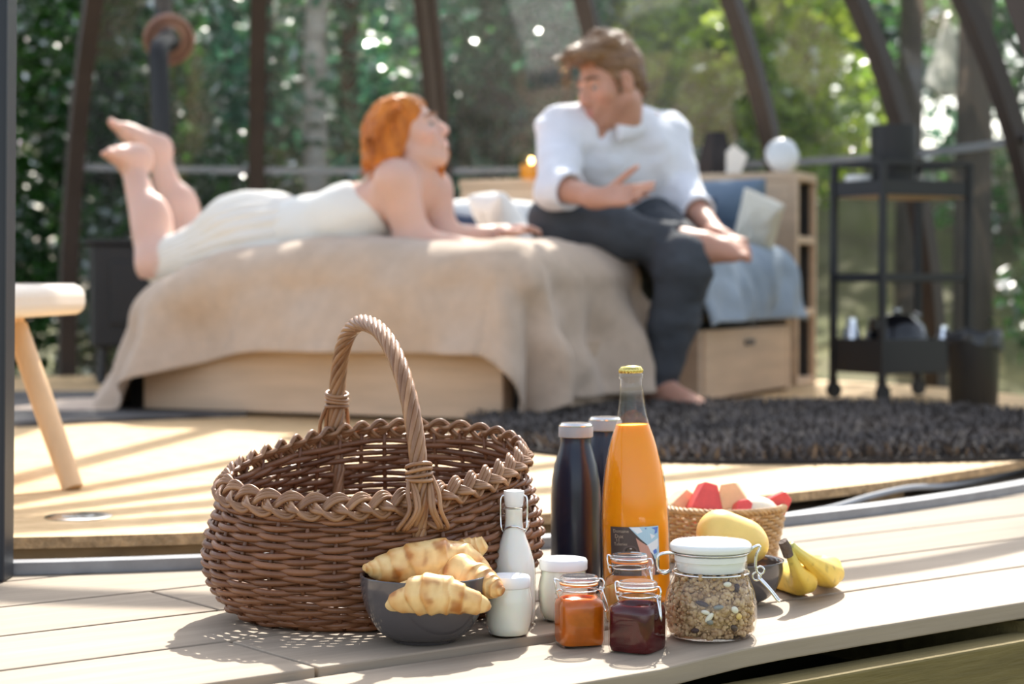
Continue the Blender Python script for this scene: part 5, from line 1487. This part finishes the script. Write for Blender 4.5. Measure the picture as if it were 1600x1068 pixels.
def foot_sdf(S, ankle, heel, toe, up, w=.042):
    """heel, arch, ball and five toes; up points from sole to instep"""
    ankle, heel, toe = [np.asarray(q, float) for q in (ankle, heel, toe)]
    d = unit(toe - heel); up = unit(np.asarray(up) - d * np.dot(up, d)); s = np.cross(d, up); L = np.linalg.norm(toe - heel)
    S.ell(heel + d * .022 + up * .014, (.030, .030, .030), None, .03)
    ball = heel + d * L * .74
    S.cone(heel + d * .03 + up * .02, ball + s * .018 + up * .006, .027, .021, .03); S.cone(heel + d * .03 + up * .018, ball - s * .020 + up * .004, .025, .018, .03)
    S.cone(ankle, ball - d * .03 + up * .016, .032, .021, .035); S.cone(ankle, heel + d * .02 + up * .03, .030, .026, .03)
    for i in range(5):
        q = (.026 - .0135 * i); l = L * (.26 - .018 * i * (1 if i > 1 else .2)); r = .0115 if i == 0 else .0084 - .0006 * (i - 1)
        p = ball + s * q + d * (-.004) + up * .002
        S.cone(p, p + d * l * .6 + up * .004, r * 1.05, r, .004); S.cone(p + d * l * .6 + up * .004, p + d * l - up * .001, r, r * .95, .003)

def skin_cols(base, spots):
    """skin tone with redder or darker places: spots = (point, radius, colour, strength)"""
    def fn(v):
        n = nz(v, 22)
        c = np.array(base)[None] * (1 + .06 * n)[:, None]
        for p, r, col, st in spots:
            k = np.clip(1 - np.linalg.norm(v - np.asarray(p), axis=1) / r, 0, 1)[:, None]; k = k * k * (3 - 2 * k) * st
            c = c * (1 - k) + np.array(col)[None] * k
        return np.clip(c, 0, 1)
    return fn

def strands(h, starts, dirs, n, length, r, seed, org, grav=.0, wav=.0):
    """thin locks of hair growing from start points; returns an MB"""
    rg = np.random.default_rng(seed); m = MB()
    for _ in range(n):
        i = rg.integers(len(starts)); p = np.array(starts[i]) + rg.normal(0, .006, 3); d = unit(np.array(dirs[i]) + rg.normal(0, .16, 3)); q = [p]
        L = length * (.6 + .6 * rg.random()); ph = rg.random() * 6
        for k in range(5):
            d = unit(d + V3(0, 0, -grav) + wav * V3(math.sin(ph + k * 1.7), math.cos(ph + k), 0)); p = p + d * L / 5; q.append(p)
        m.tube(np.array(q) - org, np.linspace(r, r * .35, 6), 4)
    return m

# ---------------- the man sitting on the bed edge
mo = P(985, 372, 5.66)
man = empty('person', tuple(mo), 0, 'man in a pale blue shirt and dark jeans sitting on the bed edge', 'person')
j = dict(pel=P(985, 340, 5.70), waist=P(978, 300, 5.66), rib=P(964, 240, 5.56), chest=P(958, 212, 5.53), neck=P(957, 186, 5.50), nk2=P(953, 160, 5.47),
         shR=P(878, 206, 5.46), shL=P(1038, 213, 5.66), elR=P(868, 292, 5.26), wrR=P(935, 310, 5.10), elL=P(1070, 306, 5.58), wrL=P(1122, 369, 5.32),
         hipR=P(955, 348, 5.74), hipL=P(1014, 352, 5.66), knR=P(872, 346, 5.38), anR=P(1072, 381, 5.27), knL=P(1070, 410, 5.23), anL=P(1030, 606, 5.31))
lat = unit(j['shL'] - j['shR'])
hd = Head(P(952, 131, 5.43), V3(-.78, -.54, -.28), V3(-.16, -.08, 1), .96)
S = SDF(P(820, 40, 5.0) - (.02, .0, .05), P(1190, 40, 5.95) * (1, 1, 0) + (.04, 0, H + .8), .0056)
S.lo[2] = FL - .01; S = SDF(S.lo, (P(1190, 300, 5.5)[0] + .05, 5.95, 1.17), .0054)
def limb(S, q, r, k=.03): S.chain([j[a] if isinstance(a, str) else a for a in q], r, k)
for sx in (-1, 1):
    S.cone(j['pel'] + lat * .075 * sx, j['waist'] + lat * .065 * sx, .105, .090, .05); S.cone(j['waist'] + lat * .065 * sx, j['rib'] + lat * .075 * sx, .090, .100, .05)
    S.cone(j['rib'] + lat * .075 * sx, j['chest'] + lat * .095 * sx, .098, .075, .05)
S.cone(j['shR'], j['neck'], .050, .058, .04); S.cone(j['shL'], j['neck'], .050, .058, .04); S.cone(j['chest'], j['nk2'], .066, .054, .03)
limb(S, ('shR', 'elR', 'wrR'), (.052, .038, .026)); limb(S, ('shL', 'elL', 'wrL'), (.052, .038, .026))
limb(S, ('hipR', 'knR'), (.085, .058)); limb(S, ('knR', 'anR'), (.055, .034)); limb(S, ('hipL', 'knL'), (.085, .058)); limb(S, ('knL', 'anL'), (.055, .036))
S.ell(j['knR'] * .6 + j['anR'] * .4 + V3(0, 0, -.01), (.10, .05, .052), None, .04); S.ell(j['knL'] * .62 + j['anL'] * .38 + V3(.01, .03, 0), (.05, .055, .10), None, .04)
head_sdf(S, hd, True); hd.cone(S, (0, -.03, -.05), (0, -.02, -.10), .052, .056, .03); S.cone(hd.p(0, -.025, -.06), j['nk2'], .054, .056, .03)
hand_sdf(S, j['wrR'], P(1022, 300, 5.00) - j['wrR'], V3(.05, .72, -.62), V3(0, -.1, 1), .178, (.05, .03, .02, .0), .05, .0088, -.25)
hand_sdf(S, j['wrL'], V3(.62, -.45, -.16), V3(.45, -.35, .8), V3(-.4, -.8, .2), .150, (.95, .95, .9, .85), .06, .0084, .35)
foot_sdf(S, j['anR'], P(1086, 398, 5.25), P(1172, 398, 5.20), V3(.05, -.35, .9))
fa_ = G(1024, 650, FL); tp_ = G(1092, 655, FL)
foot_sdf(S, j['anL'], V3(j['anL'][0] - .012, j['anL'][1] + .02, FL + .018), V3(j['anL'][0] + .125, j['anL'][1] - .195, FL + .012), V3(0, 0, 1))
br = (.30, .17, .115)
spots = [(hd.p(0, .07, -.085), .062, (.36, .185, .13), .75), (hd.p(.05, .03, -.07), .05, (.36, .185, .13), .7), (hd.p(-.05, .03, -.07), .05, (.36, .185, .13), .7), (hd.p(0, .1, -.048), .025, (.38, .19, .14), .6),
         (hd.p(.04, .07, -.025), .035, (.66, .29, .22), .5), (hd.p(-.04, .07, -.025), .035, (.66, .29, .22), .5), (hd.p(0, .11, -.03), .03, (.66, .28, .21), .5), (hd.p(.075, -.01, 0), .035, (.66, .27, .21), .7)]
sdf_obj(S, 'body', M_skin, man, 2, colors=skin_cols((.56, .30, .215), spots), origin=mo)
M_brow = mat('brown_brow', (.13, .07, .04), .8)
head_parts(hd, man, M_brow, mo)
# hair: short sides, long swept top
M_hair = mat('brown_hair', (.30, .17, .085), .45, bump=.8, bscale=26, col2=(.12, .06, .03), vscale=16, stretch=(1, 1, 3), spec=.4)
S = SDF(hd.c - .19, hd.c + .19, .0046)
hd.ell(S, (0, -.022, .052), (.080, .103, .080), .01); hd.ell(S, (0, -.052, .010), (.074, .070, .078), .02)
hd.ell(S, (0, -.085, -.03), (.050, .03, .045), .02)
hd.ell(S, (0, .088, .018), (.064, .075, .060), .012, 'sub'); hd.ell(S, (0, .07, -.06), (.09, .065, .06), .012, 'sub')
for sx in (-1, 1): hd.ell(S, (sx * .085, -.005, -.012), (.03, .030, .040), .01, 'sub'); hd.cone(S, (sx * .071, .022, .015), (sx * .069, .020, -.028), .009, .005, .01)
for (a, b, r0, r1) in (((-.045, .0, .115), (-.048, .098, .098), .030, .020), ((-.015, .0, .128), (-.012, .112, .102), .032, .022), ((.018, .0, .126), (.022, .106, .100), .030, .020), ((.045, -.01, .11), (.05, .088, .088), .028, .016), ((.0, -.06, .105), (.0, .0, .13), .04, .036), ((.03, .03, .12), (.0, .115, .118), .016, .010), ((-.03, .04, .125), (-.045, .11, .11), .016, .009)):
    hd.cone(S, a, b, r0, r1, .016)
ho = sdf_obj(S, 'hair', M_hair, man, 1, disp=lambda v: .006 * nz(np.c_[(v - hd.c) @ hd.R] * (60, 14, 30), 1, 3) + .003 * nz(v, 90), origin=mo)
st = [hd.p(x, y, .135 - abs(x) * .5 - abs(y) * .12) for x in (-.05, -.03, -.01, .01, .03, .05) for y in (-.05, 0, .05, .09)]
dr_ = [hd.R @ V3(x * 2, 1, .25) for x in (-.05, -.03, -.01, .01, .03, .05) for y in (-.05, 0, .05, .09)]
strands(hd, st, dr_, 130, .05, .0022, 4, mo, .12, .1).build('hair_locks', M_hair, ho, angle=180)
# shirt, sleeves rolled to the elbow
M_shirt = mat('pale_blue_shirt', (.80, .82, .89), .85, bump=.7, bscale=9, var=.05, vscale=20, sheen=.15, bdist=.02)
S = SDF((P(815, 300, 5.2)[0] - .05, 5.0, .42), (P(1120, 300, 5.4)[0] + .06, 5.98, .95), .0058)
g = .013
for sx in (-1, 1):
    S.cone(j['pel'] + lat * .085 * sx + V3(0, 0, -.02), j['waist'] + lat * .080 * sx, .112, .104, .05); S.cone(j['waist'] + lat * .080 * sx, j['rib'] + lat * .082 * sx, .104, .108, .05)
    S.cone(j['rib'] + lat * .08 * sx, j['chest'] + lat * .095 * sx, .107, .084, .05)
S.cone(j['shR'], j['neck'] - V3(0, 0, .01), .066, .062, .04); S.cone(j['shL'], j['neck'] - V3(0, 0, .01), .066, .062, .04)
cR = j['elR'] * .78 + j['wrR'] * .22; cL = j['elL'] * .66 + j['wrL'] * .34
S2c = []
limb(S, ('shR', 'elR', cR), (.070, .060, .050), .03); limb(S, ('shL', 'elL', cL), (.070, .060, .047), .03)
S.cone(j['neck'] + V3(-.02, -.04, .10), j['neck'] + V3(-.035, -.10, -.06), .062, .008, .01, 'sub'); S.cone(j['neck'] + V3(-.01, -.03, .12), j['neck'] + V3(0, -.0, .02), .06, .058, .01, 'sub')
dR, dL = unit(j['wrR'] - j['elR']), unit(j['wrL'] - j['elL'])
S.cone(cR + dR * .06, cR + dR * .2, .07, .07, .0, 'sub'); S.cone(cL + dL * .065, cL + dL * .2, .07, .07, .0, 'sub')
def wrink(v): return .011 * nz(v * (7, 7, 14) + 2.5 * np.c_[v[:, 2], 0 * v[:, 0], v[:, 0]], 1, 1.5) + .005 * nz(v * (20, 16, 30), 1, 5)
so = sdf_obj(S, 'shirt', M_shirt, man, 2, disp=wrink, origin=mo)
for c, d, r in ((cR + dR * .004, dR, .053), (cL + dL * .004, dL, .050)):
    R = frame(np.cross(d, V3(0, .3, 1)), d); m = MB(); m.lathe([(r * .8, -.022), (r, -.020), (r * 1.03, .0), (r, .022), (r * .86, .024), (r * .8, .0)], 26, c=c - mo, R=R, capb=False, capt=False); m.build('cuff', M_shirt, so, angle=180)
# collar leaves
nb = j['neck']; f2 = unit(V3(-.45, -.89, 0)); s2 = V3(f2[1], -f2[0], 0) * -1
for sx in (-1, 1):
    ring = []
    for t in np.linspace(0, 1, 12):
        a = t * 2.5 * sx + math.pi
        o_ = V3(0, 0, 0) + f2 * math.cos(a) * .066 + s2 * math.sin(a) * .066
        base = nb + o_ + V3(0, 0, .028 - t * .050) + f2 * t * .022
        out = unit(o_)
        ring.append([base + V3(0, 0, .012), base + out * .010 + V3(0, 0, .004), base + out * (.024 + .012 * t) - V3(0, 0, .026 + .026 * t)])
    m = MB(); m.grid(np.array(ring) - mo); m.build('collar', M_shirt, so, angle=180, solid=.004)
pl = bez([nb + f2 * .075 - V3(0, 0, .035), j['chest'] + f2 * .115 + V3(0, 0, -.03), j['rib'] + f2 * .118 + V3(0, 0, -.02), j['waist'] + f2 * .112], 12)
m = MB(); m.tube(pl - mo, 1, sq=(.026, .006), ref=f2); m.build('button_placket', M_shirt, so, angle=180)
for q in pl[1:-1:2]: m = MB(); m.ell(q - mo + f2 * .005, .0045, seg=8, rings=5); m.build('button', mat('shirt_button', (.7, .7, .68), .3), so)
# jeans
M_jean = mat('dark_jeans', (.040, .046, .056), .85, bump=.6, bscale=12, col2=(.070, .078, .092), vscale=7, bdist=.014)
S = SDF((P(830, 350, 5.2)[0] - .08, 4.98, FL), (P(1110, 300, 5.4)[0] + .08, 5.98, .70), .0058)
cu1 = j['knR'] * .10 + j['anR'] * .90; cu2 = j['knL'] * .06 + j['anL'] * .94
for sx in (-1, 1): S.cone(j['pel'] + lat * .085 * sx - V3(0, 0, .02), j['pel'] + lat * .08 * sx + V3(0, 0, .025), .112, .104, .05)
limb(S, ('hipR', 'knR'), (.104, .076), .05); limb(S, ('hipL', 'knL'), (.104, .078), .05)
S.chain([j['knR'], j['knR'] * .55 + j['anR'] * .45 + V3(0, 0, -.006), cu1], (.074, .071, .052), .03); S.chain([j['knL'], j['knL'] * .55 + j['anL'] * .45, cu2], (.077, .067, .048), .03)
d1, d2 = unit(j['anR'] - j['knR']), unit(j['anL'] - j['knL'])
S.cone(cu1 + d1 * .055, cu1 + d1 * .2, .07, .07, 0, 'sub'); S.cone(cu2 + d2 * .052, cu2 + d2 * .2, .07, .07, 0, 'sub')
jo = sdf_obj(S, 'jeans', M_jean, man, 2, disp=lambda v: .009 * nz(v * (10, 10, 18), 1, 2) + .003 * nz(v * (28, 24, 40), 1, 7), origin=mo)
for c, d, r in ((cu1, d1, .056), (cu2, d2, .051)):
    R = frame(np.cross(d, V3(0, 1, .3)), d); m = MB(); m.lathe([(r * .8, -.012), (r, -.011), (r * 1.02, .0), (r, .012), (r * .85, .013)], 26, c=c - mo, R=R, capb=False, capt=False); m.build('hem', M_jean, jo, angle=180)

# ---------------- the woman lying on her front
wo_ = P(430, 372, 5.35)
wom = empty('person', tuple(wo_), 0, 'red-haired woman in white lying on her front with her feet raised', 'person')
w = dict(hip=P(405, 371, 5.40), waist=P(500, 364, 5.30), rib=P(568, 342, 5.22), chest=P(632, 304, 5.16), neck=P(648, 276, 5.15), nk2=P(648, 246, 5.14),
         shN=P(618, 281, 5.04), shF=P(676, 296, 5.28), elN=P(648, 380, 5.06), elF=P(690, 374, 5.24), wrN=P(758, 392, 5.20), wrF=P(776, 366, 5.36),
         hipN=P(400, 382, 5.31), hipF=P(405, 372, 5.48), knN=P(246, 411, 5.36), knF=P(296, 392, 5.78), anN=P(206, 252, 5.50), anF=P(246, 240, 5.80))
hw = Head(P(641, 211, 5.13), V3(.90, -.22, .36), V3(-.36, 0, .93), .87)
S = SDF((P(150, 300, 5.8)[0] - .06, 4.82, .40), (P(830, 300, 5.0)[0] + .03, 5.98, .98), .0054)
def limbw(S, q, r, k=.03): S.chain([w[a] if isinstance(a, str) else a for a in q], r, k)
latw = unit(w['shF'] - w['shN']); 
for sx in (-1, 1):
    lw = V3(.42, .906, 0) * .0 + unit(V3(.423, .906, 0)) * sx
    S.cone(w['hip'] + lw * .08, w['waist'] + lw * .055, .100, .078, .05); S.cone(w['waist'] + lw * .055, w['rib'] + lw * .06, .078, .080, .05); S.cone(w['rib'] + lw * .06, w['chest'] + lw * .065, .080, .062, .05)
    S.ell(w['hip'] + lw * .07 + V3(.0, 0, .03), (.10, .085, .075), None, .04)
S.cone(w['shN'], w['neck'], .048, .046, .04); S.cone(w['shF'], w['neck'], .048, .046, .04); S.cone(w['chest'], w['nk2'], .060, .043, .03)
limbw(S, ('shN', 'elN', 'wrN'), (.054, .047, .023)); limbw(S, ('shF', 'elF', 'wrF'), (.052, .044, .023))
limbw(S, ('hipN', 'knN'), (.088, .056)); limbw(S, ('hipF', 'knF'), (.088, .056)); limbw(S, ('knN', 'anN'), (.056, .032)); limbw(S, ('knF', 'anF'), (.056, .032))
S.ell(w['knN'] * .64 + w['anN'] * .36 + V3(.022, 0, 0), (.045, .05, .085), None, .04); S.ell(w['knF'] * .64 + w['anF'] * .36 + V3(.022, 0, 0), (.045, .05, .085), None, .04)
head_sdf(S, hw, False); S.cone(hw.p(0, -.03, -.055), w['nk2'], .043, .043, .03)
hand_sdf(S, w['wrN'], V3(.95, .25, .02), V3(0, .2, 1), V3(0, 1, 0), .165, (.30, .25, .2, .15), .10, .0078, .1)
hand_sdf(S, w['wrF'], V3(.9, -.25, .18), V3(-.3, .2, .9), V3(0, -1, 0), .165, (.55, .5, .45, .3), .10, .0078, .1)
foot_sdf(S, w['anN'], P(228, 236, 5.52), P(160, 238, 5.42), V3(-.25, -.3, -.9), .04)
foot_sdf(S, w['anF'], P(263, 226, 5.82), P(168, 190, 5.74), V3(-.35, -.25, -.85), .04)
sp = [(hw.p(.042, .065, -.03), .04, (.80, .42, .36), .6), (hw.p(-.042, .065, -.03), .04, (.80, .42, .36), .6), (hw.p(0, .11, -.03), .03, (.80, .42, .36), .5)]
for a, b in ((P(160, 238, 5.42), .06), (P(168, 190, 5.74), .07), (P(228, 236, 5.52), .05), (P(263, 226, 5.82), .05), (w['elN'], .07)): sp.append((a, b, (.84, .45, .36), .6))
sdf_obj(S, 'body', M_skin, wom, 2, colors=skin_cols((.68, .44, .36), sp), origin=wo_)
M_brow2 = mat('auburn_brow', (.34, .15, .06), .8)
head_parts(hw, wom, M_brow2, wo_)
# hair
M_red = mat('copper_hair', (.78, .27, .04), .38, bump=.8, bscale=22, col2=(.36, .09, .015), vscale=14, stretch=(3, 3, .7), spec=.2)
S = SDF(hw.c - (.20, .17, .24), hw.c + (.16, .24, .16), .0046)
hw.ell(S, (0, -.024, .050), (.084, .106, .086), .015); hw.ell(S, (0, -.055, .0), (.080, .075, .085), .03)
bkp = P(585, 232, 5.12)
for (a, b, r0, r1) in ((hw.p(.05, -.05, .02), P(600, 248, 5.06), .052, .034), (hw.p(.0, -.09, .02), P(582, 250, 5.12), .058, .030), (hw.p(-.05, -.05, .02), P(606, 246, 5.20), .050, .034), (P(600, 240, 5.08), P(576, 258, 5.10), .034, .014), (P(600, 236, 5.16), P(584, 262, 5.18), .034, .014),
                       (hw.p(-.066, .005, .03), P(688, 240, 5.22), .030, .020), (P(688, 240, 5.22), P(687, 276, 5.22), .020, .010), (hw.p(.072, -.012, .03), P(618, 238, 5.045), .022, .018)):
    S.cone(a, b, r0, r1, .025)
hw.ell(S, (.0, .105, -.01), (.058, .08, .085), .012, 'sub'); hw.ell(S, (.055, .075, -.03), (.035, .055, .06), .012, 'sub'); hw.ell(S, (0, .03, -.12), (.05, .08, .05), .01, 'sub')
ho = sdf_obj(S, 'hair', M_red, wom, 1, disp=lambda v: .005 * nz(np.c_[(v - hw.c) @ hw.R] * (60, 50, 10), 1, 3) + .002 * nz(v, 70), origin=wo_)
st = [hw.p(x, y, z) for x in (.078, .06, .03, -.0, -.03, -.06) for y, z in ((-.02, .08), (-.06, .06), (-.1, .03), (.03, .09))]
dr_ = [unit(bkp + V3(0, x * -1.2, 0) - hw.p(x, y, z)) for x in (.078, .06, .03, -.0, -.03, -.06) for y, z in ((-.02, .08), (-.06, .06), (-.1, .03), (.03, .09))]
strands(hw, st, dr_, 160, .13, .0026, 9, wo_, .15, .08).build('hair_locks', M_red, ho, angle=180)
# white top with straps
M_top = mat('white_knit_top', (.80, .79, .745), .9, bump=.5, bscale=30, bdist=.008)
S = SDF((w['hip'][0] - .05, 4.9, .40), (w['chest'][0] + .08, 5.7, .80), .0058)
for sx in (-1, 1):
    lw = unit(V3(.423, .906, 0)) * sx
    S.cone(w['hip'] + lw * .07 + V3(.08, -.03, 0), w['waist'] + lw * .058, .094, .088, .05); S.cone(w['waist'] + lw * .058, w['rib'] + lw * .062, .088, .089, .05); S.cone(w['rib'] + lw * .062, w['chest'] + lw * .055 + V3(.01, 0, -.02), .089, .066, .05)
ax = unit(w['chest'] - w['waist']); S.cut(w['rib'] + V3(.020, 0, .0), unit(V3(.55, .05, .84)), 0) if False else None
S.cut(P(552, 290, 5.2), unit(V3(.78, 0.05, .62)))
to_ = sdf_obj(S, 'top', M_top, wom, 2, disp=lambda v: .0035 * nz(v * (12, 16, 20), 1, 2), origin=wo_)
for k, (a, b, c) in enumerate(((P(560, 290, 5.10), P(622, 246, 5.10), P(640, 300, 5.03)), (P(566, 284, 5.26), P(650, 262, 5.24), P(668, 318, 5.18)))):
    m = MB(); m.tube(bez([a, (a + b) / 2 + V3(-.005, 0, .008), b, (b + c) / 2 + V3(.02, -.01, .01), c], 20) - wo_, .004, 6); m.build('strap', M_top, to_, angle=180)
# long ribbed white skirt, gathered behind the knees
M_skirt = mat('white_ribbed_skirt', (.80, .77, .71), .9, bump=.3, bscale=25, bdist=.006)
S = SDF((w['knN'][0] - .10, 4.95, .37), (w['waist'][0] + .06, 6.05, .80), .0058)
for sx in (-1, 1):
    lw = unit(V3(.423, .906, 0)) * sx
    S.cone(w['hip'] + lw * .082, w['waist'] + lw * .06 + V3(-.02, 0, 0), .108, .086, .05); S.ell(w['hip'] + lw * .07 + V3(0, 0, .030), (.12, .095, .084), None, .04)
S.cone(w['hipN'], w['knN'] + V3(.02, 0, .0), .108, .066, .06); S.cone(w['hipF'], w['knF'] + V3(.02, 0, .0), .108, .072, .06)
S.cone((w['hipN'] + w['hipF']) / 2, (w['knN'] * .65 + w['knF'] * .35) + V3(.06, 0, .01), .11, .07, .06); S.cone((w['hipN'] + w['hipF']) / 2, (w['knN'] + w['knF']) / 2 + V3(.09, 0, .02), .10, .07, .06)
cn = unit(w['waist'] - w['hip'])
S.cut(w['waist'] + cn * .02, cn); 
for kn, an in ((w['knN'], w['anN']), (w['knF'], w['anF'])):
    dd = unit(an - kn); S.cone(kn + dd * .062 + V3(-.045, 0, 0), kn + dd * .16 + V3(-.04, 0, 0), .058, .06, .01, 'sub')
rib_ax = np.array([unit(w['hip'] - w['knN'])]); sidev = unit(np.cross(rib_ax[0], V3(0, 0, 1)))
def pleat(v):
    a = np.arctan2((v - w['hip']) @ V3(0, 0, 1) + .1, (v - w['hip']) @ sidev)
    return .0035 * np.sin(a * 46) + .007 * nz(v * (7, 7, 9), 1, 3) + .004 * nz(v * (18, 18, 22), 1, 8)
sdf_obj(S, 'skirt', M_skirt, wom, 2, disp=pleat, origin=wo_)
